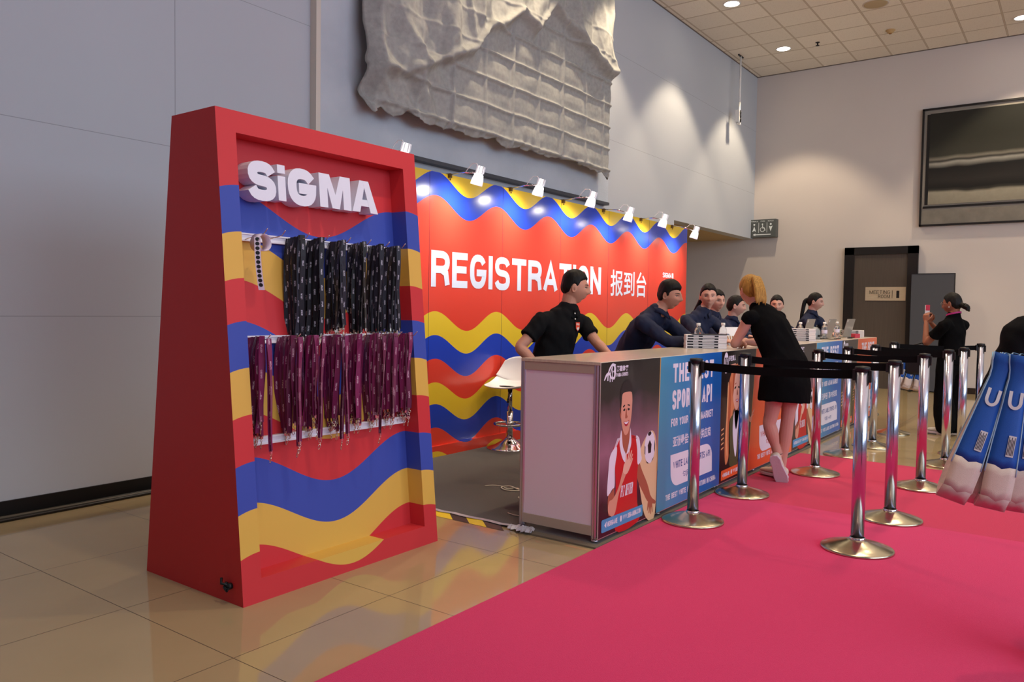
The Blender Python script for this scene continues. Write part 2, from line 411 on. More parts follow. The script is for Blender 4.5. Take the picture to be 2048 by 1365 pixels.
# recessed downlights: trim ring, glowing lens and the lamp itself
M_glow = mat('lit_downlight_lens', (1, 1, 1), 0.5, emit=((1.0, 0.90, 0.74), 14))
def downlight(x, y, label, power=290):
    t = thing('ceiling_downlight', label, 'ceiling light', (x, y, CZ))
    MB().lathe([(0.105, 0.0), (0.125, 0.0), (0.125, -0.008), (0.105, -0.006), (0.105, 0.0)], m=None, caps=False).make('trim_ring', M_white, t)
    MB().lathe([(0.0005, -0.003), (0.105, -0.003), (0.105, 0.0), (0.0005, 0.0)], m=None).make('lens', M_glow, t)
    s = light('SPOT', 'downlight_beam', (0, 0, -0.02), (0, 0, -1), power, WARM, spot_size=1.55, spot_blend=0.35, shadow_soft_size=0.09)
    s.parent = t; s.location = (0, 0, -0.02); s.rotation_euler = (0, 0, 0)
    return t
DL = [(11.18, 4.27, 'round lit downlight at the top edge of the photo, in the tiled ceiling'),
      (13.54, 4.25, 'round lit downlight in the tiled ceiling, nearest the far corner of the room'),
      (14.08, 0.88, 'round lit downlight at the right edge of the ceiling, above the framed picture')]
for a in DL: downlight(*a)
for x in (8.8, 6.4):
    downlight(x, 4.27, 'round lit downlight in the row along the left wall, above the frame', 260)['group'] = 'downlights above the frame'
for x in (11.7, 9.3, 6.9, 4.5, 2.1):
    downlight(x, 0.9, 'round lit downlight above the queue lanes and carpet', 190)['group'] = 'downlights above the carpet'
t = thing('ceiling_speaker', 'round beige speaker grille flush in the ceiling tiles', 'speaker', (12.33, 2.57, CZ))
MB().lathe([(0.0005, -0.012), (0.13, -0.010), (0.155, -0.006), (0.16, 0), (0.0005, 0)]).make('grille', mat('beige_grille', srgb(196, 176, 136), 0.6, bump=0.6, bscale=300), t)
MB().lathe([(0.155, -0.002), (0.172, -0.008), (0.178, 0.0), (0.155, 0.0)], caps=False).make('rim', M_cream, t)
t = thing('smoke_detector', 'small tan smoke detector under a ceiling tile', 'smoke detector', (13.58, 2.6, CZ))
MB().lathe([(0.0005, -0.05), (0.03, -0.05), (0.05, -0.035), (0.055, -0.015), (0.07, -0.012), (0.07, 0), (0.0005, 0)]).make('housing', mat('tan_plastic', srgb(196, 164, 112), 0.5), t)
MB().lathe([(0.0005, -0.062), (0.018, -0.06), (0.022, -0.05), (0.0005, -0.05)]).make('sensor', mat('amber_plastic', srgb(150, 110, 60), 0.4), t)
t = thing('fire_sprinkler', 'tiny dark sprinkler head under a ceiling tile', 'sprinkler', (13.53, 3.69, CZ))
MB().lathe([(0.0005, 0), (0.035, 0), (0.035, -0.006), (0.012, -0.01), (0.010, -0.05), (0.0005, -0.05)]).make('body', M_dark, t)
MB().lathe([(0.0005, -0.055), (0.03, -0.055), (0.03, -0.050), (0.0005, -0.050)], n=16).make('deflector', M_dark, t)
t = thing('ceiling_dropper', 'thin white pole hanging from the ceiling by the far corner with a small black device', 'hanging pole', (13.5, 4.97, CZ))
MB().box(-0.11, -0.012, -0.02, 0.11, 0.012, 0).make('ceiling_bracket', M_dark, t)
MB().tube([(0, 0, -0.01), (-0.0, 0, -1.18)], 0.015, n=12).make('pole', M_white, t)
MB().tube([(0, 0, -0.80), (0, 0, -1.18)], 0.017, n=12).box(-0.10, -0.02, -1.19, 0.03, 0.02, -1.16).make('lower_sleeve', M_white, t)
d = MB().box(-0.10, -0.035, -1.17, -0.015, 0.035, -0.95)
d.make('device', M_white, t)
MB().sphere((-0.055, -0.035, -1.0), (0.022, 0.02, 0.03)).sphere((-0.055, -0.035, -1.06), (0.022, 0.02, 0.03)).sphere((-0.055, -0.035, -1.12), (0.022, 0.02, 0.03)).box(-0.075, -0.045, -1.16, -0.035, -0.034, -0.96).make('lens_bank', M_black, t)

# raised grey panel on the left wall and the fabric draped over its rack
pn = MB().box(4.29, YL-0.07, 2.70, 9.09, YL-0.001, CZ-0.002)
po = pn.make('wall_panel', None, fixn=True)
g = G('mottled_grey_render', rough=0.8); p_, x_, y_, z_ = g.xyz()
g.base(g.mix(g.noise(p_, 2.5, 8), srgb(172, 180, 188), srgb(204, 210, 216))); g.bump(g.noise(p_, 60, 5), 0.25)
po.data.materials.clear(); po.data.materials.append(g.m)
tag(po, 'large raised grey rendered panel on the left wall behind the draped fabric', 'wall panel')
tag(MB().box(4.245, YL-0.075, 2.68, 4.29, YL-0.001, CZ-0.002).make('panel_lit_edge', M_cream), 'narrow lit side edge of the grey wall panel, painted pale', 'panel edge')  # side face of the raised panel, its light put into the pale colour
tag(MB().box(4.29, YL-0.09, 2.665, 9.09, YL-0.001, 2.70).make('panel_bottom_shade', mat('panel_shade_grey', srgb(70, 72, 78), 0.5)), 'thin dark strip painting the shade under the bottom edge of the grey wall panel', 'rail')  # dark strip standing in for the shade beneath the raised panel

def lerp_tab(tab, u):
    for (a, b), (c, d) in zip(tab, tab[1:]):
        if u <= c: return b+(d-b)*max(0.0, (u-a)/(c-a))
    return tab[-1][1]
bot = [(4.63, 3.12), (4.69, 2.92), (4.8, 3.0), (4.95, 2.93), (5.1, 3.02), (5.3, 2.96), (5.75, 2.98), (6.1, 2.97), (6.4, 3.02), (6.6, 2.95), (6.8, 3.0), (7.4, 3.0), (7.9, 3.03), (8.3, 3.0), (8.6, 3.0), (8.75, 2.93), (8.82, 3.1)]
drape = [(4.6, 3.25), (5.0, 3.3), (5.5, 3.55), (5.95, 3.75), (6.2, 4.05), (6.45, 4.15), (6.7, 4.35), (7.0, 4.25), (7.3, 4.6), (7.7, 4.5), (8.1, 4.35), (8.5, 4.2), (8.9, 4.2)]
GX = (5.22, 5.69, 6.2, 6.66, 7.14, 7.61, 8.12, 8.54); GZ = (3.04, 3.31, 3.58, 3.85, 4.12, 4.39, 4.66)
NU, NV = 300, 240
vs, fs = [], []
for j in range(NV+1):
    for i in range(NU+1):
        u = 4.63+(8.82-4.63)*i/NU
        zb = lerp_tab(bot, u)+0.02*noise.noise((u*9, 0, 3)); ztop = CZ-0.003
        z = zb+(ztop-zb)*j/NV
        xe = 0.03*noise.noise((z*2.5, 5, 1))*(1 if i in (0, NU) else 0)
        q = Vector((u, z*0.9, 0.3))
        dep = 0.20
        dz = z-lerp_tab(drape, u)
        k = 1/(1+math.exp(-dz*26))                       # 1 above the sagging upper fold
        ridge = 0.0
        for gx in GX: ridge = max(ridge, math.exp(-((u-gx)/0.018)**2)*(1.25 if gx in (6.66, 7.61, 5.69) else 0.9))
        for gz in GZ: ridge = max(ridge, math.exp(-((z-gz-0.012*noise.noise((u*2, gz, 0)))/0.016)**2))
        sagc = min(abs(u-gx) for gx in GX)
        cell = min(0.10, sagc)*min(0.10, min(abs(z-gz) for gz in GZ))/0.01
        dep += (1-k)*(0.034*ridge + 0.012*cell + 0.010*noise.noise(q*7) + 0.020*noise.noise((u*3.1+z, z*3.1-u, 4)))
        fold = noise.noise((u*2.4+z*0.5, z*0.45, 7))
        fold2 = noise.noise((u*5.5-z*1.3, z*1.2, 11))
        crease = 1-abs(noise.noise((u*3.6+z*0.9, z*0.8-u*0.3, 17)))*3
        dep += k*(0.085+0.11*fold+0.05*fold2+0.030*max(0, crease)+0.014*noise.noise(q*9)+0.8*ridge*0.012)
        dep += 0.06*math.exp(-((dz-0.03)/0.05)**2)*(1-0.4*fold2)
        tb = (z-zb)
        dep += 0.035*math.exp(-(tb/0.07)**2)*noise.noise((u*13, z*3, 2)) - 0.03*math.exp(-(tb/0.03)**2)
        side = min(u-4.63, 8.82-u)
        dep *= 0.45+0.55*min(1, side/0.10)
        if u < 5.8 and z < 3.8: dep += (0.09*noise.noise(((u+z)*4.2, (u-z)*1.3, 5))+0.03*max(0, 1-4*abs(noise.noise(((u+z)*3.0, (u-z)*1.1, 9)))))*min(1, (5.8-u)*3)*min(1, (3.8-z)*3)
        vs.append((u+xe, YL-0.07-max(0.012, dep), z))
for j in range(NV):
    for i in range(NU):
        a = j*(NU+1)+i; fs.append((a, a+1, a+NU+2, a+NU+1))
cl = MB().add(vs, fs, None, True)
g = G('grey_dust_sheet', rough=0.9, spec=0.2); p_, x_, y_, z_ = g.xyz()
g.base(g.mix(g.noise(p_, 22, 6), srgb(142, 142, 137), srgb(184, 183, 176)))
g.bump(g.math('ADD', g.noise(p_, 16, 6), g.math('MULTIPLY', g.noise(p_, 260, 2), 0.3)), 0.35)
co = cl.make('dust_sheet', g.m, fixn=False)
sd = co.modifiers.new('thickness', 'SOLIDIFY'); sd.thickness = 0.006
tag(co, 'grey fabric sheet draped over a gridded rack high on the left wall', 'draped sheet')

# ---------------------------------------------------------------- end wall: doors, sign, picture, board
XD = XE-0.001
M_frame = mat('black_door_frame', srgb(20, 17, 16), 0.45)
M_door = wood_grain('dark_vertical_veneer', srgb(58, 50, 44), srgb(96, 86, 76), 0.5, 60)
dr = struct(MB().box(XE-0.05, 2.43, 0, XE-0.004, 3.33, 2.36).make('door_1', M_door))
fr = MB().box(XE-0.075, 3.31, 0, XE-0.002, 3.47, 2.47).box(XE-0.075, 2.29, 0, XE-0.002, 2.45, 2.47).box(XE-0.075, 2.29, 2.34, XE-0.002, 3.47, 2.47)
fo = fr.make('door_frame', M_frame, dr)
hg = MB()
for z in (0.3, 1.2, 2.1): hg.box(XE-0.062, 2.435, z, XE-0.05, 2.452, z+0.10)
hg.make('hinge', M_alu, dr)
g = G('brushed_brass_plate', rough=0.35, metal=0.25); t_ = g.nt.nodes.new('ShaderNodeNewGeometry'); mp = g.nt.nodes.new('ShaderNodeMapping'); mp.inputs['Scale'].default_value = (1, 2, 120)
g.nt.links.new(t_.outputs['Position'], mp.inputs[0]); g.base(g.mix(g.noise(mp.outputs[0], 4, 2), srgb(176, 160, 132), srgb(214, 198, 170)))
sg = thing('room_sign', 'brushed metal plate reading MEETING ROOM 1 on the dark meeting room door', 'sign', (XE-0.051, 2.8, 1.65))
MB().box(-0.006, -0.335, -0.115, 0, 0.31, 0.12).make('plate', g.m, sg)
pf = lambda u, v: (-0.0075, -u, v)                # u runs to the viewer's right
tx = MB(); strokes(tx, 'MEETING', -0.24, 0.09, 0.0, 0.062, pf, M_dark, 0.0065); strokes(tx, 'ROOM', -0.10, 0.09, -0.075, -0.012, pf, M_dark, 0.0065)
tx.text('1', 0.19, 0.235, -0.07, 0.055, pf, M_dark, 0.01); tx.box(-0.0078, -0.127, -0.075, -0.0066, -0.12, 0.062, M_dark)
tx.make('lettering', None, sg)
# restroom sign, projecting box over the corner
rs = thing('restroom_sign', 'grey FEMALE PWD MALE restroom sign with an arrow, high in the far corner', 'sign', (XE-0.12, 4.93, 2.88))
MB().box(-0.03, -0.25, -0.165, 0.118, 0.25, 0.17).make('sign_box', mat('slate_sign_face', srgb(84, 88, 86), 0.5), rs, bevel=0.004)
ic = MB(); rf = lambda u, v: (-0.0312, -u, v); M_icon = mat('white_sign_print', srgb(226, 232, 230), 0.5)
def disc(mb, cx, cy, r, f, m, n=20, ry=None): mb.add([f(cx+r*math.cos(2*PI*i/n), cy+(ry or r)*math.sin(2*PI*i/n)) for i in range(n)], [tuple(range(n))], m)
def flat(mb, poly, f, m): mb.add([f(u, v) for u, v in poly], [tuple(range(len(poly)))], m)
ic.text('FEMALE', -0.215, -0.085, 0.125, 0.145, rf, M_icon, 0.01); ic.text('PWD', -0.035, 0.045, 0.125, 0.145, rf, M_icon, 0.01); ic.text('MALE', 0.10, 0.205, 0.125, 0.145, rf, M_icon, 0.01)
disc(ic, -0.155, 0.075, 0.018, rf, M_icon); flat(ic, [(-0.155, 0.045), (-0.118, -0.06), (-0.155, -0.04), (-0.192, -0.06)], rf, M_icon)
disc(ic, 0.155, 0.075, 0.018, rf, M_icon); flat(ic, [(0.12, 0.045), (0.155, 0.03), (0.19, 0.045), (0.155, -0.06)], rf, M_icon)
for u in (-0.07, 0.085): flat(ic, [(u-0.004, -0.08), (u+0.004, -0.08), (u+0.004, 0.11), (u-0.004, 0.11)], rf, M_icon)
disc(ic, 0.0, 0.078, 0.014, rf, M_icon)
rg = [(0.0+0.045*math.cos(a), -0.02+0.045*math.sin(a)) for a in [math.radians(d) for d in range(110, 360, 15)]]
for (a, b), (c, d) in zip(rg, rg[1:]): flat(ic, [(a, b), (c, d), (c*0.78, (d+0.02)*0.78-0.02), (a*0.78, (b+0.02)*0.78-0.02)], rf, M_icon)
flat(ic, [(-0.005, 0.06), (0.007, 0.06), (0.012, 0.02), (0.04, 0.015), (0.06, -0.04), (0.048, -0.045), (0.03, 0.0), (-0.002, 0.0)], rf, M_icon)
flat(ic, [(-0.18, -0.115), (-0.13, -0.09), (-0.13, -0.107), (0.16, -0.107), (0.16, -0.123), (-0.13, -0.123), (-0.13, -0.14)], rf, M_icon)
ic.make('pictogram', None, rs)
# framed black and white picture
pc = thing('framed_picture', 'large framed black and white seascape picture with a black frame on the end wall', 'picture', (XE, 0.6, 2.79))
H_ = 1.965; PL = 1.70; PR = -1.9
fm = MB()
for (a, b, c, d) in ((PL-0.03, PL, 0, H_), (PR, PR+0.03, 0, H_), (PR, PL, 0, 0.03), (PR, PL, H_-0.03, H_)): fm.box(-0.06, a, c, -0.002, b, d)
fm.make('frame', M_frame, pc)
MB().box(-0.035, PR+0.03, 0.03, -0.003, PL-0.03, H_-0.03).make('mount', mat('grey_mount', srgb(132, 126, 116), 0.6), pc)
g = G('seascape_print', rough=0.35, spec=0.4); tc, x_, y_, z_ = g.xyz('Object')
zz = g.math('ADD', z_, g.math('MULTIPLY', g.noise(tc, 1.6, 2), 0.10))
bands = [(0.0, srgb(64, 62, 52)), (0.20, srgb(110, 105, 92)), (0.36, srgb(140, 134, 116)), (0.60, srgb(158, 152, 132)), (0.64, srgb(60, 58, 50)), (0.68, srgb(30, 30, 26)), (0.80, srgb(44, 42, 38)), (1.02, srgb(26, 26, 24)), (1.10, srgb(150, 148, 138)), (1.135, srgb(40, 40, 36)), (1.17, srgb(120, 116, 104)), (1.22, srgb(54, 54, 46)), (1.5, srgb(40, 41, 34)), (1.9, srgb(34, 35, 30))]
n = g.nt.nodes.new('ShaderNodeValToRGB'); e = n.color_ramp.elements
while len(e) < len(bands): e.new(0.5)
for k, (a, c) in enumerate(bands): e[k].position = a/2.0; e[k].color = (*c, 1)
g.nt.links.new(g.math('DIVIDE', zz, 2.0), n.inputs[0])
g.base(g.mix(g.math('MULTIPLY', g.noise(tc, 14, 6), 0.25), n.outputs[0], srgb(20, 20, 18)))
MB().box(-0.042, PR+0.10, 0.36, -0.034, PL-0.12, H_-0.09).make('print', g.m, pc)
MB().box(-0.043, PL-0.12, 0.36, -0.034, PL-0.075, H_-0.10).make('print_margin', M_dark, pc)
MB().box(-0.0425, PR+0.08, 0.30, -0.034, PL-0.05, 0.335).make('lower_band', M_dark, pc)
MB().box(-0.045, PR+0.03, 0.03, -0.0425, PL-0.03, 0.27).make('lower_print', mat('mottled_grey_print', srgb(120, 115, 104), 0.5, var=0.3, vscale=7), pc)
bd = thing('display_board', 'plain dark grey board standing against the end wall beside the door', 'board', (14.72, 2.04, 0), 0.0)
MB().box(-0.02, -0.32, 0.02, 0.02, 0.32, 1.98).make('panel', mat('slate_felt', srgb(76, 78, 84), 0.9, bump=0.2, bscale=400), bd)
for q_ in (-0.30, 0.26): MB().box(-0.15, q_, 0.0, 0.15, q_+0.04, 0.02).make('foot', M_dark, bd)
MB().box(-0.024, -0.328, 0.0, 0.024, -0.32, 1.99).box(-0.024, 0.32, 0.0, 0.024, 0.328, 1.99).box(-0.024, -0.32, 1.98, 0.024, 0.32, 1.99).make('edge_frame', M_dark, bd)

# ---------------------------------------------------------------- carpets and platform
def slab(name, poly, z0, z1, m, label, cat):
    return tag(MB().prism(poly, lambda u, v: (u, v, z0), (0, 0, z1-z0)).make(name, m), label, cat)
slab('pink_carpet', [(-1.5, 2.07), (5.30, 2.07), (5.27, 0.3), (5.24, -6.0), (-1.5, -6.0)], 0.0, 0.006, M_pink, 'bright pink carpet sheet in the foreground, running up to the counter', 'carpet')
slab('pink_carpet', [(5.302, 2.08), (7.36, 2.06), (7.32, 1.0), (7.2, -6.0), (5.242, -6.0), (5.272, 0.3)], 0.0, 0.005, M_pink2, 'deeper pink carpet sheet beyond the seam, under the middle posts', 'carpet')
slab('grey_carpet', [(3.70, 2.095), (11.0, 2.095), (11.0, 4.44), (3.72, 4.44)], 0.0, 0.009, M_grey, 'dark grey carpet laid behind the registration counter', 'carpet')
hz = MB(); M_hy = mat('hazard_yellow', srgb(232, 206, 30), 0.4); M_hk = mat('hazard_black', srgb(28, 22, 18), 0.4)
hx = 3.66; L = 2.66; n = 12
for i in range(n):
    y0 = L+i*0.13; sk = 0.09
    m = M_hy if i % 2 else M_hk
    hz.add([(hx-0.045, y0, 0.0015), (hx-0.045, y0+0.13, 0.0015), (hx+0.030, y0+0.13+sk, 0.0105), (hx+0.030, y0+sk, 0.0105)], [(0, 1, 2, 3)], m)
hzo = hz.make('hazard_tape', None, fixn=False)
tag(hzo, 'yellow and black hazard tape along the left edge of the grey carpet', 'tape')
wt = MB(); pts = [(3.70+0.006*math.sin(i*2.1), 2.60+i*0.075, 0.0125+0.0015*(i % 2)) for i in range(24)]
wt.ribbon(pts, (1, 0, 0), 0.035, 0.001)
tag(wt.make('clear_tape', mat('silver_duct_tape', srgb(176, 176, 186), 0.35)), 'strip of silvery tape beside the hazard tape on the grey carpet edge', 'tape')
cp = MB()
for k in range(7):
    c = Vector((3.66+random.uniform(-.03, .04), 2.60+random.uniform(-.06, .07), 0.016))
    pts = [c+Vector((random.uniform(-.03, .03), -0.06+0.02*i, 0.010*abs(math.sin(i*1.7+k)))) for i in range(7)]
    cp.ribbon(pts, (1, 0.3, 0.3), 0.03, 0.001)
tag(cp.make('crumpled_tape', mat('silver_duct_tape', srgb(176, 176, 186), 0.35)), 'crumpled clear tape at the back foot of the counter end', 'tape')
tag(MB().box(3.645, 2.07, 0.0, 3.70, 2.60, 0.010).box(3.70, 2.072, 0.0, 10.9, 2.094, 0.010).make('carpet_edging', mat('taupe_edging_tape', srgb(104, 98, 84), 0.6)), 'taupe edging strip on the floor under the counter front', 'edging strip')
cs = MB()
def cat(pts, k=5):
    out = []; n = len(pts)
    for i in range(n-1):
        p0, p1, p2, p3 = (Vector(pts[max(i-1, 0)]), Vector(pts[i]), Vector(pts[i+1]), Vector(pts[min(i+2, n-1)]))
        for j in range(k):
            t = j/k; out.append(0.5*((2*p1)+(-p0+p2)*t+(2*p0-5*p1+4*p2-p3)*t*t+(-p0+3*p1-3*p2+p3)*t**3))
    return out+[Vector(pts[-1])]
def squiggle(seed, c, n, st, r):
    rr = random.Random(seed); p = Vector(c); a = rr.uniform(0, 6); pts = []
    for i in range(n):
        pts.append(p.copy()); a += rr.uniform(-1, 1)*0.9; p = p+Vector((math.cos(a)*st*0.45, math.sin(a)*st, 0))
    return pts
pts = [(4.42, 3.43, .012), (4.47, 3.40, .012), (4.49, 3.33, .012), (4.45, 3.26, .013), (4.50, 3.20, .014), (4.46, 3.14, .013), (4.40, 3.22, .016), (4.44, 3.30, .018), (4.50, 3.27, .02), (4.46, 3.17, .02), (4.44, 3.08, .014), (4.40, 3.06, .012), (4.36, 3.03, .012), (4.30, 3.05, .012), (4.27, 3.00, .012), (4.27, 2.93, .012)]
cs.tube(cat(pts), 0.0045, n=6)
tag(cs.make('loose_string', mat('white_string', srgb(196, 190, 176), 0.8)), 'tangle of white string lying on the grey carpet', 'string')
tag(MB().tube([(3.92, 2.86, .012), (3.90, 2.80, .013), (3.91, 2.72, .012)], 0.004, n=6).make('loose_string', mat('white_string', srgb(196, 190, 176), 0.8)), 'short bit of white string on the grey carpet beside the counter end', 'string')

# ---------------------------------------------------------------- registration backdrop
YB = 4.47; BX0, BX1 = 4.02, 10.25; P_ = 0.868; X0_ = 5.03; A_ = 0.087
bb = [(-0.5, YEL), (-0.037, RED), (0.16, BLUE), (0.36, YEL), (0.561, RED), (0.76, BLUE), (0.958, YEL), (1.158, RED), (2.152, BLUE), (2.350, YEL)]
M_bd = wave_stack('printed_backdrop_waves', None, A_, P_, X0_, bb, rough=0.24, coat=0.7)
bk = thing('registration_backdrop', 'long backdrop wall with red, blue and yellow waves reading REGISTRATION', 'backdrop', (BX0, YB, 0))
off = Vector((BX0, YB, 0))
bw = MB().box(BX0, YB, 0.10, BX1, YB+0.10, 2.44)
bw.make('printed_panel', M_bd, bk, off)
MB().box(BX0, YB-0.02, 0.0, BX1, YB+0.10, 0.10).make('kick_board', M_bd, bk, off)
tb = MB(); bf = xz(YB-0.002)
strokes(tb, 'REGISTRATION', 4.975, 7.865, 1.468, 1.778, bf, M_letter, 0.062, 0.19)
tb.text('报到台', 8.095, 9.018, 1.460, 1.772, bf, M_letter, 0.012)
tb.make('headline_lettering', None, bk, off, fixn=False)
tb = MB(); strokes(tb, 'SIGMA', 9.493, 9.77, 1.735, 1.80, bf, M_letter, 0.012, 0.3)
for uu in (9.785, 9.808): flat(tb, [(uu, 1.735), (uu+0.016, 1.735), (uu+0.008, 1.80), (uu-0.008, 1.80)], bf, M_letter)
strokes(tb, 'ASIA', 9.493, 9.83, 1.64, 1.705, bf, M_letter, 0.012, 0.3)
tb.make('logo_lettering', None, bk, off)
js = MB()
for x in (4.95, 5.98, 7.0, 8.03, 9.07): js.box(x-0.0012, YB-0.0012, 0.10, x+0.0012, YB, 2.44)
js.make('panel_joint', mat('dark_joint_line', srgb(30, 30, 60), 0.6), bk, off)  # thin dark strips along the panel joints

# arm spotlights clamped on top of the backdrop
M_lampw = mat('white_lamp_housing', srgb(238, 238, 240), 0.35); M_lampg = mat('glowing_lamp_glass', srgb(240, 240, 242), 0.3, emit=((1.0, 0.97, 0.95), 0.9))
M_led = mat('lit_led_face', (1, 1, 1), 0.5, emit=((1.0, 0.96, 0.9), 18))
ARMS = [(4.30, 2.44, 4.14, 2.44, 'leftmost of the row, peeking over the red stand'), (5.19, 2.44, 4.136, 2.407, 'first one right of the red stand'), (6.08, 2.44, 4.122, 2.426, 'second one right of the red stand'),
        (7.02, 2.44, 4.111, 2.430, 'third one right of the red stand'), (7.875, 2.44, 4.125, 2.37, 'third from the right end'), (8.81, 2.43, 4.148, 2.393, 'second from the right end'), (9.72, 2.43, 4.125, 2.33, 'rightmost, above the backdrop corner')]
for k, (x, zb, hy, hz_, which) in enumerate(ARMS):
    t = thing('arm_spotlight', 'white arm spotlight on the backdrop, '+which, 'spotlight', (x, 4.46, zb), 0, 'arm spotlights on the backdrop')
    dy = hy-4.46; dz = hz_-zb
    MB().box(-0.012, -0.02, -0.03, 0.012, 0.06, 0.008).tube([(0, -0.01, -0.035), (0, -0.01, -0.05)], 0.006, n=8).make('clamp', mat('bronze_clamp', srgb(110, 86, 50), 0.4, 0.6), t)
    MB().tube([(0, 0, 0), (0, dy*0.5, dz*0.5+0.02), (0, dy+0.03, dz+0.02)], 0.006, n=8).make('arm', M_chrome2, t)
    hd = Vector((0, 0.35, -1)).normalized(); ax = Vector((1, 0, 0)); ay = hd.cross(ax)
    c = Vector((0, dy, dz)); b = MB()
    prof = [(0.022, -0.075), (0.026, -0.07), (0.030, -0.01), (0.040, 0.0), (0.046, 0.03), (0.050, 0.045)]
    rr = [[c+hd*h+(ax*math.cos(2*PI*j/18)+ay*math.sin(2*PI*j/18))*r for j in range(18)] for r, h in prof]
    b.rings(rr)
    b.make('lamp_head', M_lampg, t)
    b = MB()
    for q in range(7):
        a = 2*PI*q/7; cc = c-hd*0.045+(ax*math.cos(a)+ay*math.sin(a))*0.031
        b.obox(cc, (ax*math.cos(a)+ay*math.sin(a)), hd.cross(ax*math.cos(a)+ay*math.sin(a)), hd, 0.008, 0.0015, 0.03)
    b.make('heat_sink', M_lampw, t)
    b = MB(); rr = [[c+hd*h+(ax*math.cos(2*PI*j/18)+ay*math.sin(2*PI*j/18))*r for j in range(18)] for r, h in ((0.044, 0.0455), (0.001, 0.0457))]
    b.rings(rr, caps=False); b.make('led_face', M_led, t)
    b = MB(); rr = [[c+hd*h+(ax*math.cos(2*PI*j/18)+ay*math.sin(2*PI*j/18))*r for j in range(18)] for r, h in ((0.050, 0.045), (0.052, 0.085), (0.050, 0.085), (0.048, 0.045))]
    b.rings(rr, caps=False); b.make('glass_shade', mat('frosted_shade', srgb(206, 204, 216), 0.3, alpha=0.6, emit=((1.0, 0.97, 0.95), 0.25)), t)
    cv = [(0, dy*0.55, dz*0.5+0.02), (0.01, dy*0.62, dz+0.07), (0.012, dy*0.75, dz+0.105), (0.01, dy*0.9, dz+0.10), (0.0, dy+0.0, dz+0.06)]
    MB().tube(cv, 0.004, n=6).make('cord', M_lampw, t)
    s = light('SPOT', 'arm_spotlight_beam', (0, 0, 0), (0, 0, -1), 43, (1.0, 0.95, 0.84), spot_size=2.3, spot_blend=1.0, shadow_soft_size=0.035)
    s.parent = t; s.location = c+hd*0.055; s.rotation_euler = Vector((0, 1.15, -1)).to_track_quat('-Z', 'Y').to_euler()

# ---------------------------------------------------------------- red display stand with lanyards
KX0, KX1, KY0, KY1, KH = 1.994, 3.234, 2.835, 3.600, 2.137
LEAN = 0.205/2.135; KB = 3.373
fy = lambda z: KY0+LEAN*z
by = lambda z: KY1+(KB-KY1)*z/KH
RD = 0.105; FW = 0.097; ZB_, ZT_ = 0.10, KH-0.097
M_kw = wave_stack('painted_stand_waves', None, 0.09, 1.035, 2.10, [(-0.5, KRED)]+[(1.711-0.2*k, (KYEL, KRED, KBLUE)[(8-k+1) % 3 - 0] if False else None) for k in range(0)]+
                  [(0.111, KYEL), (0.311, KBLUE), (0.511, KRED), (0.711, KYEL), (0.911, KBLUE), (1.111, KRED), (1.311, KYEL), (1.511, KBLUE), (1.711, KRED)], rough=0.5)
ks = thing('display_stand', 'tall red tapered SiGMA stand with wavy painted front holding the lanyards', 'display stand', (2.6, 3.2, 0))
ko = Vector((2.6, 3.2, 0))
b = MB(); X0, X1 = KX0, KX1; xi0, xi1 = X0+FW, X1-FW
def q(mb, pts, m): mb.add(pts, [tuple(range(len(pts)))], m)
F = lambda x, z: (x, fy(z), z)
R = lambda x, z: (x, fy(z)+RD, z)
q(b, [F(X0, 0), F(xi0, 0), F(xi0, KH), F(X0, KH)], M_kw); q(b, [F(xi1, 0), F(X1, 0), F(X1, KH), F(xi1, KH)], M_kw)
q(b, [F(xi0, 0), F(xi1, 0), F(xi1, ZB_), F(xi0, ZB_)], M_kw); q(b, [F(xi0, ZT_), F(xi1, ZT_), F(xi1, KH), F(xi0, KH)], M_kw)
q(b, [F(xi0, ZB_), R(xi0, ZB_), R(xi0, ZT_), F(xi0, ZT_)], M_kw); q(b, [F(xi1, ZB_), R(xi1, ZB_), R(xi1, ZT_), F(xi1, ZT_)], M_kw)
q(b, [F(xi0, ZB_), F(xi1, ZB_), R(xi1, ZB_), R(xi0, ZB_)], M_kw); q(b, [F(xi0, ZT_), F(xi1, ZT_), R(xi1, ZT_), R(xi0, ZT_)], M_kw)
Bk = lambda x, z: (x, by(z), z)
q(b, [F(X0, 0), F(X0, KH), Bk(X0, KH), Bk(X0, 0)], M_kside); q(b, [F(X1, 0), F(X1, KH), Bk(X1, KH), Bk(X1, 0)], M_kside)
q(b, [Bk(X0, 0), Bk(X1, 0), Bk(X1, KH), Bk(X0, KH)], M_kside); q(b, [F(X0, KH), F(X1, KH), Bk(X1, KH), Bk(X0, KH)], M_kside); q(b, [F(X0, 0), F(X1, 0), Bk(X1, 0), Bk(X0, 0)], M_kside)
bm = b.make('cabinet', None, ks, ko, fixn=False)
b = MB(); q(b, [R(xi0, ZB_), R(xi1, ZB_), R(xi1, ZT_), R(xi0, ZT_)], M_kw); b.make('back_panel', None, ks, ko, fixn=False)
nrm = Vector((0, -1, LEAN)).normalized()
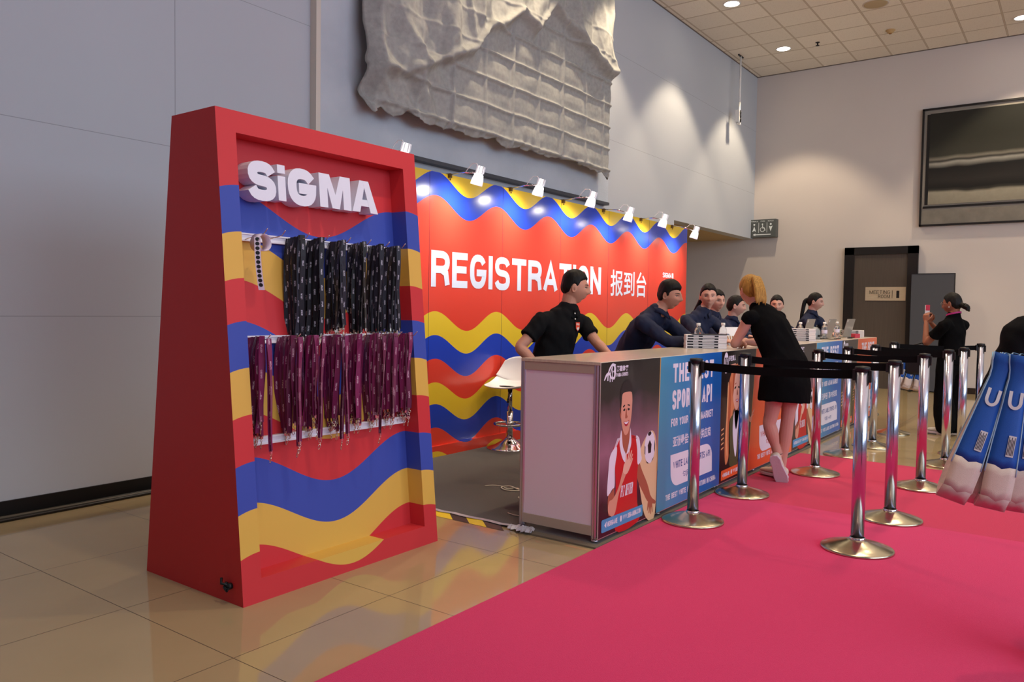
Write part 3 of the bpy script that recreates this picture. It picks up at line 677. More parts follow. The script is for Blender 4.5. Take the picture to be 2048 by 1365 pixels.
# 3D letters: boxes read off the front faces of the letters
LF = 0.015
lp = lambda u, v: (u, fy(v)+LF, v)
for ch, u0, u1 in (('S', 2.150, 2.300), ('i', 2.312, 2.355), ('G', 2.368, 2.535), ('M', 2.556, 2.757), ('A', 2.765, 2.942)):
    z0, z1 = 1.762, 1.934
    if ch in 'SG': z0 -= 0.003; z1 += 0.004
    b = MB()
    if ch == 'i':
        b.prism([(u0, z0+0.008), (u1, z0+0.008), (u1, 1.885), (u0, 1.885)], lp, (0, RD-LF-0.002, 0)); b.prism([(u0, 1.898), (u1, 1.898), (u1, 1.937), (u0, 1.937)], lp, (0, RD-LF-0.002, 0))
    elif ch == 'M':
        w = 0.050; a = 0.074
        b.prism([(u0, z0+.008), (u0+w, z0+.008), (u0+w, z0+0.108), (2.633, z0+.008), (2.68, z0+.008), (u1-w, z0+0.108), (u1-w, z0+.008), (u1, z0+.008), (u1, z1+.002), (u1-0.066, z1+.002), (2.6565, z0+0.075), (u0+0.066, z1+.002), (u0, z1+.002)], lp, (0, RD-LF-0.002, 0))
    elif ch == 'A':
        mid = (u0+u1)/2; zb_ = z0+0.010; zt_ = z1+.002; dd_ = (0, RD-LF-0.002, 0)
        b.prism([(u0, zb_), (u0+0.052, zb_), (mid, z0+0.138), (mid+0.012, zt_), (u0+0.058, zt_)], lp, dd_)
        b.prism([(u1, zb_), (u1-0.052, zb_), (mid, z0+0.138), (mid-0.012, zt_), (u1-0.058, zt_)][::-1], lambda u, v: (u, fy(v)+LF-0.0004, v), dd_)
        b.prism([(u0+0.045, z0+0.042), (u1-0.045, z0+0.042), (u1-0.055, z0+0.076), (u0+0.055, z0+0.076)], lambda u, v: (u, fy(v)+LF+0.0004, v), dd_)
    else:
        strokes(b, ch, u0, u1, z0, z1, lp, None, 0.050, depth=(0, RD-LF-0.002, 0))
    b.make('letter', M_letter, ks, ko)
# slatted rails and hooks
M_rail = mat('white_powder_coated_rail', srgb(226, 226, 236), 0.35)
M_clip = mat('nickel_clip', srgb(226, 214, 196), 0.22, 1.0)
for zr in (1.592, 1.128, 0.672):
    b = MB(); y = fy(zr)+RD
    b.box(2.11, y-0.018, zr-0.018, 3.12, y-0.001, zr+0.018); b.box(2.11, y-0.026, zr-0.018, 3.12, y-0.018, zr-0.010); b.box(2.11, y-0.026, zr+0.012, 3.12, y-0.018, zr+0.018)
    b.make('rail', M_rail, ks, ko)
HK1 = (2.165, 2.261, 2.396, 2.515, 2.650, 2.785, 2.915, 3.032); HK2 = (2.150, 2.312, 2.448, 2.583, 2.722, 2.85, 2.965, 3.082)
def hook(x, z, L=0.165):
    y = fy(z)+RD-0.022
    MB().tube([(x, y, z-0.012), (x, y-0.02, z-0.008), (x, y-L*0.85, z+0.008), (x, y-L, z+0.030)], 0.0022, n=6).make('hook', M_clip, ks, ko)
for x in HK1: hook(x, 1.592)
for x in HK2: hook(x, 1.128)
b = MB(); py = 2.92
b.tube([(KX0-0.001, py, 0.077), (KX0-0.018, py, 0.077)], 0.014, n=12).tube([(KX0-0.012, py+0.004, 0.083), (KX0-0.026, py+0.035, 0.086), (KX0-0.018, py+0.045, 0.107)], 0.006, n=8).tube([(KX0-0.012, py, 0.072), (KX0-0.03, py-0.012, 0.066), (KX0-0.014, py+0.03, 0.066), (KX0-0.006, py+0.025, 0.088)], 0.007, n=8)
b.make('cable_outlet', M_black, ks, ko)

def strap_material(name, c0, c1, cm, pitch):
    g = G(name, rough=0.5, spec=0.35, sheen=0.2)
    tc, x, y, z = g.xyz('Object')
    oi = g.nt.nodes.new('ShaderNodeObjectInfo'); rnd = oi.outputs['Random']
    a = g.mix(rnd, c0, c1)
    f = g.math('FRACT', g.math('ADD', g.math('MULTIPLY', z, pitch), g.math('MULTIPLY', rnd, 7.0)))
    on = g.math('LESS_THAN', f, 0.34)
    fine = g.math('GREATER_THAN', g.noise(tc, 330, 1), 0.47)
    uv = g.nt.nodes.new('ShaderNodeUVMap').outputs[0]; sp = g.nt.nodes.new('ShaderNodeSeparateXYZ'); g.nt.links.new(uv, sp.inputs[0])
    wide = g.math('LESS_THAN', g.math('ABSOLUTE', g.math('SUBTRACT', sp.outputs[0], 0.5)), 0.17)
    g.base(g.mix(g.math('MULTIPLY', g.math('MULTIPLY', on, fine), g.math('MULTIPLY', wide, 0.8)), a, cm))
    return g.m
M_lb = strap_material('black_printed_ribbon', srgb(8, 8, 13), srgb(22, 22, 40), srgb(190, 190, 205), 13)
M_lm = strap_material('maroon_printed_ribbon', srgb(84, 12, 52), srgb(126, 22, 84), srgb(214, 176, 196), 9)
def lanyard_strap(rr, L):
    """two straps hanging from the hook, loop over it; local origin at the hook"""
    pts, wd = [], []
    sp = rr.uniform(0.006, 0.017); tw = rr.uniform(-0.9, 0.9); ly = rr.uniform(-0.012, 0.012); lx = rr.uniform(-0.012, 0.012)
    for side in (-1, 1):
        seg = []
        for i in range(11):
            t = i/10; z = -L*t
            x = side*sp*math.sin(min(1, t*6)*PI/2)*(1-0.75*t*t)+lx*t*t+0.002*math.sin(t*9+tw*3)
            y = ly*t*t+0.003*math.sin(t*7+tw*5)
            a = tw*t*1.1+side*0.5*min(1, t*3)
            seg.append(((x, y, z+(0.004 if i == 0 else 0)), (math.sin(a), math.cos(a), 0)))
        if side == -1: seg = seg[::-1]
        pts += [s[0] for s in seg]; wd += [s[1] for s in seg]
    return pts, wd
def lanyard_proto(kind, rr, L):
    m = M_lb if kind == 'black' else M_lm
    W_ = 0.023
    pts, wd = lanyard_strap(rr, L)
    root = thing('lanyard', 'lanyard', 'lanyard')
    mb = MB(); mb.ribbon(pts, wd, W_, 0.0012)
    o = mb.make('strap', m, root)
    uvl = o.data.uv_layers.new(name='UVMap'); # u across the width
    for poly in o.data.polygons:
        for li in poly.loop_indices:
            vi = o.data.loops[li].vertex_index % 4
            uvl.data[li].uv = (1.0 if vi in (0, 3) else 0.0, 0)
    ex, ey, ez = pts[0]; ex2 = (pts[0][0]+pts[-1][0])/2
    c = Vector((ex2, ey, ez)); mb = MB()
    mb.box(c.x-0.008, c.y-0.004, c.z-0.010, c.x+0.008, c.y+0.004, c.z+0.004)
    a = rr.uniform(0, 3); ax = Vector((math.cos(a), math.sin(a), 0))
    ring = [c+Vector((0, 0, -0.017))+ax*0.007*math.cos(k*PI/4)+Vector((0, 0, 1))*0.007*math.sin(k*PI/4) for k in range(8)]
    mb.tube(ring, 0.0013, n=5, closed=True)
    h = c+Vector((0, 0, -0.024)); dx = ax*rr.uniform(-0.006, 0.006)
    mb.tube([h, h+Vector((0, 0, -0.014))+dx, h+Vector((0, 0, -0.026))+dx+ax*0.004, h+Vector((0, 0, -0.031))+dx+ax*0.0085, h+Vector((0, 0, -0.024))+dx+ax*0.012, h+Vector((0, 0, -0.012))+dx+ax*0.010, h+Vector((0, 0, -0.006))+dx+ax*0.004], 0.0017, n=5)
    mb.make('metal_clip', M_clip, root)
    return root
rr = random.Random(3)
def bunch(kind, x, z, n, protos, which, Lmul=1.0):
    y0 = fy(z)+RD-0.035
    for i in range(n):
        src = protos[(i*3+int(x*50)) % len(protos)]
        lab = '%s lanyard with metal clip in the %s bunch' % (kind, which)
        loc = (x+rr.uniform(-0.004, 0.004), y0-0.013*i*(8.5/n), z+0.0035+i*0.0012+rr.uniform(0, 0.006))
        rz = rr.uniform(-0.5, 0.5) if i < n-2 else rr.uniform(0.5, 1.2)
        if not src.get('used'):
            src.location = loc; src.rotation_euler = (0, 0, rz); src['label'] = lab; src['group'] = '%s lanyards, %s bunch' % (kind, which); src['used'] = 1; o = src
        else: o = dup(src, loc, rz, lab, '%s lanyards, %s bunch' % (kind, which))
        if 'tilt' : o.rotation_euler[0] = rr.uniform(-0.03, 0.03); o.rotation_euler[1] = rr.uniform(-0.035, 0.035)
PB = [lanyard_proto('black', rr, L) for L in (0.43, 0.45, 0.465, 0.44, 0.455, 0.475, 0.415, 0.44, 0.46)]
PM = [lanyard_proto('maroon', rr, L) for L in (0.39, 0.42, 0.44, 0.405, 0.45, 0.375, 0.46, 0.40, 0.43)]
ordn = ('leftmost', 'second from left', 'third from left', 'fourth from left', 'fifth from left', 'sixth from left', 'seventh from left', 'rightmost')
for k, x in enumerate(HK1[2:]): bunch('black', x, 1.592, 11, PB, 'upper-row '+(ordn[k] if k < 5 else ordn[7]))
for k, x in enumerate(HK2): bunch('maroon', x, 1.128, 10, PM, 'lower-row '+ordn[k])
# long maroon ones that hang lower
PX = [lanyard_proto('maroon', rr, L) for L in (0.495, 0.475)]
for i, x in enumerate((HK2[0], HK2[1], HK2[1]+0.004, HK2[2], HK2[3], HK2[3]+0.004, HK2[5])):
    lab = 'maroon lanyard hanging lower than its neighbours at the front of a lower-row bunch'; loc = (x+0.003, fy(1.128)+RD-0.022-0.150-0.004*(i % 2), 1.136+0.004*(i % 2))
    if i < 2 and 'used' not in PX[i]: o = PX[i]; o.location = loc; o['label'] = lab; o['group'] = 'low hanging maroon lanyards'; o['used'] = 1
    else: o = dup(PX[i % 2], loc, 0, lab, 'low hanging maroon lanyards')
    o.rotation_euler = (rr.uniform(-0.02, 0.05), rr.uniform(-0.05, 0.05), rr.uniform(0.9, 1.5))
for o in PB+PM+PX:
    if 'used' in o: del o['used']
# roll of printed wrist bands on the first hook
rb = thing('wristband_roll', 'roll of pale wristband strip with black round logos on the upper rail\'s first hook', 'roll', (HK1[0]+0.012, fy(1.592)+RD-0.12, 1.563))
M_roll = mat('pale_lilac_paper', srgb(214, 200, 214), 0.5)
b = MB(); n = 40; tn = 2.6
sp = []
for i in range(n*3):
    a = i/n*2*PI*tn/3*1.0+0.6; r = 0.040-0.006*i/(n*3)
    sp.append((r*math.cos(a)*0.95, 0, r*math.sin(a)))
rs_ = [[(x*1.0, -0.03+w*0.056+0.004*math.sin(i*.3), z) for w in (0, 1)] for i, (x, y, z) in enumerate(sp)]
vs = [p for r in rs_ for p in r]; b.add(vs, [(2*i, 2*i+1, 2*i+3, 2*i+2) for i in range(len(rs_)-1)], None, True)
o = b.make('coil', M_roll, rb, fixn=False); o.modifiers.new('s', 'SOLIDIFY').thickness = 0.0006
b = MB(); tail = [(-0.038-0.0*i+0.0016*i*i*0.12, -0.03, 0.02-0.021*i) for i in range(12)]
b.ribbon(tail, (0.8, -0.6, 0), 0.026, 0.0008); b.make('tail_strip', M_roll, rb)
b = MB()
for i in range(11):
    q_ = (i+0.4)*11/11.5; k_ = int(q_); ta, tb_ = Vector(tail[k_]), Vector(tail[k_+1]); p = ta.lerp(tb_, q_-k_); tg = (tb_-ta).normalized()
    wv = Vector((0.8, -0.6, 0)); nn = tg.cross(wv).normalized(); nn = nn if nn.y < 0 else -nn; p = Vector((p.x, p.y, p.z))+nn*0.0014
    b.add([p+wv*0.009*math.cos(2*PI*j/12)+tg*0.0085*math.sin(2*PI*j/12) for j in range(12)], [tuple(range(12))])
b.make('printed_logo', M_dark, rb, fixn=False)
#STAGE2
# ---------------------------------------------------------------- registration counter, four printed units
g = G('pale_laminate_wood', rough=0.3, coat=0.3); t_ = g.nt.nodes.new('ShaderNodeNewGeometry'); mp = g.nt.nodes.new('ShaderNodeMapping'); mp.inputs['Scale'].default_value = (1.0, 22, 5)
g.nt.links.new(t_.outputs['Position'], mp.inputs[0]); g.base(g.mix(g.noise(mp.outputs[0], 3, 6), srgb(170, 156, 138), srgb(214, 202, 184)))
M_top = g.m
M_taupe = mat('taupe_rail_laminate', srgb(172, 158, 144), 0.5)
M_lilac = mat('pale_lilac_panel', srgb(224, 210, 226), 0.45)
def grad(name, c0, c1, u0, u1, vz=None, rough=0.35):
    """print whose ink runs from c0 at object x=u0 to c1 at x=u1"""
    g = G(name, rough=rough, spec=0.4, coat=0.15); tc, x, y, z = g.xyz('Object')
    t = g.math('DIVIDE', g.math('SUBTRACT', x, u0), u1-u0); n = g.nt.nodes.new('ShaderNodeClamp'); g.nt.links.new(t, n.inputs[0])
    g.base(g.mix(n.outputs[0], c0, c1)); return g.m
def stadium(name, dark, glowc, low):
    """printed stadium haze: dark top, a hazy band in the middle, dark ground"""
    g = G(name, rough=0.35, spec=0.4, coat=0.15); tc, x, y, z = g.xyz('Object')
    n = g.nt.nodes.new('ShaderNodeValToRGB'); e = n.color_ramp.elements
    st = [(0.0, low), (0.22, tuple(a*0.8 for a in low)), (0.5, glowc), (0.66, tuple((a+b)/2 for a, b in zip(dark, glowc))), (0.8, dark), (1.0, dark)]
    while len(e) < len(st): e.new(0.5)
    for k, (p, c) in enumerate(st): e[k].position = p; e[k].color = (*c, 1)
    g.nt.links.new(g.math('ADD', z, g.math('MULTIPLY', g.math('SUBTRACT', g.noise(tc, 4, 4), 0.5), 0.22)), n.inputs[0])
    g.base(n.outputs[0]); return g.m
def ink(name, r, g_, b): return mat('ink_'+name, srgb(r, g_, b), 0.4, spec=0.4)
I_w = ink('lilac_white', 228, 220, 236); I_skin = ink('skin', 214, 150, 128); I_skin2 = ink('shaded_skin', 168, 92, 70); I_skin3 = ink('light_skin', 232, 182, 162); I_red = ink('jersey_red', 198, 30, 34); I_dk = ink('dark_hair', 34, 26, 24)
I_hair = ink('blonde', 214, 128, 84); I_hair2 = ink('dark_blonde', 176, 84, 52); I_hair3 = ink('pale_blonde', 232, 172, 122); I_gold = ink('gold', 204, 160, 90); I_blue = ink('bar_blue', 74, 148, 200); I_or = ink('bar_orange', 232, 92, 44); I_bt = ink('text_blue', 60, 84, 150); I_ot = ink('text_orange', 196, 70, 60); I_gr = ink('olive_green', 70, 74, 44); I_beige = ink('leg_beige', 226, 190, 150); I_dred = ink('deep_red', 120, 20, 24); I_blk = ink('black', 14, 12, 14); I_lip = ink('lips', 176, 40, 60)
M_sp = stadium('stadium_print', srgb(36, 30, 26), srgb(150, 104, 124), srgb(50, 20, 34)); M_cas = stadium('dark_room_print', srgb(22, 12, 14), srgb(58, 38, 34), srgb(30, 12, 14))
M_spt = grad('blue_print', srgb(66, 150, 190), srgb(14, 92, 176), 0.74, 1.5); M_cst = grad('orange_print', srgb(222, 84, 30), srgb(236, 110, 60), 0.74, 1.7)
M_b3 = stadium('stadium_print', None, None, None) if 'stadium_print' not in MATS else MATS['stadium_print']
def smooth_poly(pts, k=5):
    out = []; n = len(pts)
    for i in range(n):
        p0, p1, p2, p3 = pts[i-1], pts[i], pts[(i+1) % n], pts[(i+2) % n]
        for j in range(k):
            t = j/k
            out.append(tuple(0.5*((2*p1[a])+(-p0[a]+p2[a])*t+(2*p0[a]-5*p1[a]+4*p2[a]-p3[a])*t*t+(-p0[a]+3*p1[a]-3*p2[a]+p3[a])*t**3) for a in (0, 1)))
    return out
U = 3.71
def banner_sport(mb):
    lay = [0]
    def f_(k): return lambda u, v: (u-U, -0.0098-0.00013*k, v)
    def P(k, pts, m, sm=True): flat(mb, smooth_poly(pts) if sm else pts, f_(k), m)
    P(0, [(U, 0.035), (U+0.72, 0.035), (U+0.742, 1.0), (U, 1.0)], M_sp, False)
    P(0, [(U+0.72, 0.035), (U+1.756, 0.035), (U+1.756, 1.0), (U+0.742, 1.0)], M_spt, False)
    P(2, [(U+0.58, 0.035), (U+0.70, 0.035), (U+0.708, 0.45), (U+0.62, 0.56), (U+0.46, 0.42), (U+0.50, 0.2)], I_beige)
    P(2, [(U+0.712, 0.3), (U+0.734, 1.0), (U+0.744, 1.0), (U+0.722, 0.3)], I_gold, False)
    # arm hanging, hand with fingers
    P(3, [(4.12, .46), (4.17, .42), (4.22, .34), (4.30, .24), (4.345, .16), (4.36, .13), (4.31, .13), (4.25, .19), (4.18, .27), (4.13, .36)], I_skin2)
    P(4, [(4.33, .17), (4.37, .14), (4.415, .115), (4.41, .098), (4.375, .105), (4.375, .09), (4.38, .055), (4.372, .053), (4.36, .088), (4.36, .05), (4.35, .047), (4.345, .088), (4.335, .057), (4.325, .058), (4.328, .095), (4.31, .075), (4.303, .078), (4.31, .12)], I_skin2)
    # jersey
    P(4, [(3.905, .04), (3.90, .30), (3.87, .48), (3.86, .51), (3.94, .56), (4.07, .565), (4.155, .535), (4.18, .46), (4.16, .30), (4.17, .15), (4.19, .04)], I_red)
    P(5, [(3.90, .52), (3.86, .505), (3.825, .47), (3.812, .40), (3.802, .26), (3.86, .285), (3.885, .30), (3.885, .40), (3.905, .48)], I_w)
    P(5, [(4.135, .55), (4.18, .53), (4.205, .44), (4.215, .40), (4.165, .38), (4.155, .47)], I_w)
    for d in (0, .012, .024): P(6, [(3.855+d, .49+d*.6), (3.862+d, .493+d*.6), (3.918+d, .565), (3.910+d, .565)], I_w, False)
    for d in (0, .008): P(6, [(4.09, .555-d), (4.15, .54-d), (4.15, .543-d), (4.09, .559-d)], I_dred, False)
    # head and neck
    P(6, [(3.96, .60), (3.965, .50), (4.01, .45), (4.05, .50), (4.062, .60)], I_skin2)
    P(7, [(3.945, .59), (3.935, .53), (3.965, .455), (4.005, .415), (4.015, .455), (3.975, .51), (3.955, .60)], I_w); P(7, [(4.065, .60), (4.078, .52), (4.05, .47), (4.01, .455), (4.025, .47), (4.05, .53), (4.06, .60)], I_w)
    P(8, [(3.948, .82), (3.943, .72), (3.955, .64), (3.985, .585), (4.01, .572), (4.04, .59), (4.065, .65), (4.078, .73), (4.076, .81), (4.02, .83)], I_skin)
    P(8, [(3.944, .74), (3.930, .735), (3.932, .69), (3.946, .675)], I_skin2)
    P(9, [(3.938, .70), (3.932, .77), (3.935, .83), (3.965, .872), (4.02, .892), (4.06, .875), (4.082, .83), (4.082, .76), (4.076, .80), (4.06, .818), (4.0, .82), (3.958, .81), (3.95, .76)], I_dk)
    P(9, [(3.965, .742), (3.99, .75), (3.992, .742), (3.968, .733)], I_dk, False); P(9, [(4.022, .75), (4.05, .744), (4.05, .735), (4.022, .742)], I_dk, False)
    P(9, [(3.972, .722), (3.992, .727), (3.992, .715), (3.974, .713)], I_dk); P(9, [(4.025, .726), (4.048, .722), (4.046, .713), (4.026, .714)], I_dk)
    P(9, [(4.003, .72), (3.995, .675), (4.01, .668), (4.025, .676), (4.016, .69), (4.012, .72)], I_skin2)
    P(9, [(3.98, .652), (4.01, .648), (4.045, .655), (4.03, .63), (4.01, .622), (3.992, .63)], I_lip); P(10, [(3.986, .649), (4.01, .646), (4.038, .651), (4.025, .639), (4.01, .635), (3.995, .639)], I_w)
    # forearm with hand on the chest
    P(7, [(3.812, .25), (3.85, .27), (3.88, .285), (3.88, .20), (3.84, .14), (3.815, .16)], I_skin2)
    P(8, [(3.815, .165), (3.86, .13), (3.90, .15), (3.94, .25), (4.00, .32), (4.03, .36), (4.045, .40), (4.01, .41), (3.975, .36), (3.93, .28), (3.87, .23), (3.825, .22)], I_skin)
    P(9, [(3.985, .36), (4.03, .345), (4.075, .385), (4.10, .42), (4.095, .427), (4.07, .402), (4.098, .445), (4.091, .45), (4.062, .415), (4.088, .468), (4.079, .472), (4.048, .425), (4.062, .472), (4.053, .476), (4.03, .425), (4.022, .462), (4.012, .46), (4.008, .42), (3.99, .40)], I_skin3)
    strokes(mb, 'FLY BETTER', 3.955, 4.10, .22, .285, f_(7), I_w, 0.007, 0.35, italic=.2)
    # ball
    el = lambda cx, cy, rx, ry, n=26: [(cx+rx*math.cos(2*PI*i/n), cy+ry*math.sin(2*PI*i/n)) for i in range(n)]
    P(6, el(4.322, .46, .073, .098), I_w, False)
    P(7, [(4.32, .505), (4.345, .475), (4.338, .425), (4.302, .425), (4.293, .475)], I_blk, False); P(7, [(4.30, .552), (4.33, .556), (4.338, .54), (4.31, .53), (4.295, .54)], I_blk)
    P(7, [(4.252, .48), (4.262, .47), (4.262, .42), (4.253, .43)], I_blk, False); P(7, [(4.385, .50), (4.394, .47), (4.392, .42), (4.382, .44)], I_blk, False); P(7, [(4.27, .385), (4.30, .37), (4.315, .363), (4.29, .366)], I_blk, False); P(7, [(4.35, .372), (4.375, .395), (4.37, .38), (4.345, .366)], I_blk, False)
    # bar with addresses
    P(11, [(3.742, .066), (3.742, .125), (3.75, .132), (4.236, .127), (4.24, .122), (4.24, .062), (4.23, .058), (3.75, .060)], I_blue, False)
    P(12, [(3.775, .097), (3.80, .117), (3.796, .080)], I_w, False); strokes(mb, '@DBGAME', 3.81, 3.925, .083, .112, f_(12), I_w, .005)
    P(12, el(3.968, .097, .012, .018), I_w, False); strokes(mb, 'WWW.DBGAMING.COM', 3.99, 4.215, .083, .112, f_(12), I_w, .005)
    # crest, upper left
    for ci_, (cx, rx, a0, a1, w_) in enumerate(((3.86, .075, 100, 185, .012), (3.875, .065, 105, 190, .009), (3.89, .055, 110, 190, .008))):
        ar = arc(cx, .905, rx, .085, a0, a1, 10, 1.0); L_, R_ = outline(ar, w_)
        n__ = len(L_); mb.add([f_(3+ci_)(*p) for p in L_]+[f_(3+ci_)(*p) for p in R_], [(i, i+1, n__+i+1, n__+i) for i in range(n__-1)], I_w)
    P(6, [(3.742, .903), (3.765, .935), (3.80, .945), (3.83, .915), (3.845, .905), (3.825, .905), (3.80, .928), (3.775, .925), (3.755, .905)], I_w)
    P(7, el(3.853, .945, .022, .045), I_w, False); P(8, el(3.845, .962, .009, .015), I_blk, False); P(8, el(3.847, .930, .009, .015), I_blk, False)
    mb.text('熊猫体育', 3.882, 4.025, .943, .976, f_(3), I_w, 0.03); strokes(mb, 'PANDA SPORTS', 3.882, 4.022, .914, .935, f_(3), I_w, .004)
    # words
    strokes(mb, 'THE BEST', 4.635, 5.315, .829, .952, f_(3), I_w, .026, .35); strokes(mb, 'SPORTS API', 4.632, 5.292, .657, .781, f_(3), I_w, .026, .35)
    strokes(mb, 'FOR YOUR ASIAN MARKET', 4.622, 5.318, .548, .600, f_(3), I_w, .0105, .35)
    mb.text('亚洲最佳体育API供应商', 4.655, 5.286, .412, .482, f_(3), I_w, 0.02)
    P(3, [(4.623, .367)]+[(5.20, .365)]+arc(5.20, .265, .12, .10, 90, 0, 8, 1)+[(5.325, .158), (4.76, .156)]+arc(4.74, .256, .11, .10, 270, 180, 8, 1), I_w, False)
    strokes(mb, 'WHITE LABEL SPORTS API', 4.67, 5.285, .272, .318, f_(4), I_bt, .008, .35); mb.text('包网 + API', 4.82, 5.08, .19, .237, f_(4), I_bt, 0.01)
    strokes(mb, 'THE BEST WHITE LABEL SOLUTION IN CHINA', 4.562, 5.395, .084, .120, f_(3), I_w, .008, .35)
def banner_casino(mb):
    D = 5.466-U
    def f_(k): return lambda u, v: (u-D-U, -0.0098-0.00013*k, v)
    def P(k, pts, m, sm=True): flat(mb, smooth_poly(pts) if sm else pts, f_(k), m)
    A = 5.466
    P(0, [(A, 0.035), (A+0.60, 0.035), (A+0.742, 1.0), (A, 1.0)], M_cas, False)
    P(0, [(A+0.60, 0.035), (A+1.756, 0.035), (A+1.756, 1.0), (A+0.742, 1.0)], M_cst, False)
    P(2, [(A+0.595, 0.035), (A+0.737, 1.0), (A+0.745, 1.0), (A+0.603, 0.035)], I_gold, False)
    # long wavy hair behind
    P(3, [(5.70, .86), (5.64, .80), (5.60, .68), (5.585, .52), (5.57, .40), (5.565, .25), (5.59, .16), (5.64, .2), (5.66, .32), (5.70, .40), (5.72, .55), (5.86, .55), (5.90, .45), (5.93, .6), (5.91, .75), (5.86, .86), (5.78, .90)], I_hair)
    for d in (0, .03, .055): P(4, [(5.60+d, .76), (5.615+d, .74), (5.61+d, .55), (5.60+d, .40), (5.62+d, .24), (5.605+d, .24), (5.585+d, .40), (5.59+d, .58)], (I_hair3, I_hair2, I_hair3)[int(d*34) % 3])
    # suit and blouse
    P(4, [(5.64, .45), (5.66, .2), (5.70, .13), (5.95, .13), (6.02, .3), (5.97, .46), (5.86, .52), (5.72, .52)], I_gr)
    P(5, [(5.745, .54), (5.72, .40), (5.76, .24), (5.80, .20), (5.83, .4), (5.86, .52)], I_w)
    P(5, [(5.76, .60), (5.75, .50), (5.79, .40), (5.84, .52), (5.84, .60)], I_skin2)
    # face turned three-quarters
    P(6, [(5.72, .80), (5.708, .70), (5.72, .62), (5.755, .565), (5.795, .548), (5.835, .58), (5.855, .65), (5.86, .74), (5.845, .82), (5.78, .86)], I_skin3)
    P(7, [(5.70, .66), (5.695, .76), (5.72, .85), (5.78, .89), (5.85, .87), (5.875, .80), (5.84, .83), (5.77, .84), (5.735, .79), (5.72, .70)], I_hair2)
    P(7, [(5.735, .72), (5.765, .73), (5.768, .718), (5.74, .708)], I_blk); P(7, [(5.81, .728), (5.84, .722), (5.838, .71), (5.812, .715)], I_blk); P(7, [(5.735, .748), (5.77, .758), (5.77, .75), (5.737, .742)], I_hair2, False)
    P(7, [(5.79, .70), (5.785, .665), (5.80, .66), (5.812, .668), (5.80, .70)], I_skin2); P(7, [(5.765, .625), (5.795, .632), (5.83, .627), (5.80, .605)], I_lip); P(8, [(5.772, .624), (5.795, .626), (5.822, .625), (5.797, .615)], I_w)
    P(5, [(6.06, .50), (6.10, .46), (6.15, .50), (6.19, .52), (6.185, .505), (6.15, .48), (6.19, .48), (6.15, .465), (6.12, .42), (6.07, .44)], I_skin)
    for k in range(5): P(3, [(5.49, .28+k*.035), (5.54, .29+k*.035), (5.54, .30+k*.035), (5.49, .29+k*.035)], I_hair3, False); P(3, [(6.02, .30+k*.03), (6.07, .31+k*.03), (6.07, .32+k*.03), (6.02, .31+k*.03)], I_hair3, False)
    el = lambda cx, cy, rx, ry, n=26: [(cx+rx*math.cos(2*PI*i/n), cy+ry*math.sin(2*PI*i/n)) for i in range(n)]
    P(3, el(5.553, .915, .045, .078), I_w, False); strokes(mb, 'DB', 5.522, 5.585, .87, .955, f_(4), I_blk, .010, .3)
    mb.text('多宝真人', 5.608, 5.748, .925, .968, f_(3), I_w, 0.03); P(3, [(5.608, .865), (5.75, .865), (5.75, .905), (5.608, .895)], I_skin, False)
    P(9, [(5.502, .052), (5.502, .118), (5.51, .125), (6.0, .13), (6.0, .062), (5.99, .056)], I_or, False)
    P(10, [(5.53, .086), (5.552, .106), (5.548, .070)], I_w, False); strokes(mb, '@DBGAME', 5.562, 5.67, .074, .101, f_(10), I_w, .005); P(10, el(5.71, .09, .012, .018), I_w, False); strokes(mb, 'WWW.DBGAMING.COM', 5.735, 5.97, .076, .105, f_(10), I_w, .005)
    strokes(mb, 'THE BEST', 6.39, 7.07, .829, .952, f_(3), I_w, .026, .35)
    P(3, [(6.323, .367)]+[(6.95, .365)]+arc(6.95, .265, .12, .10, 90, 0, 8, 1)+[(7.075, .158), (6.46, .146)]+arc(6.44, .246, .11, .10, 270, 180, 8, 1), I_w, False)
    strokes(mb, 'WHITE LABEL', 6.36, 6.80, .270, .316, f_(4), I_ot, .009, .35); mb.text('包网', 6.50, 6.60, .19, .24, f_(4), I_ot, 0.01)
    strokes(mb, 'THE BEST WHITE LABEL SOLUTION IN CHINA', 6.29, 7.14, .096, .134, f_(3), I_w, .008, .35)
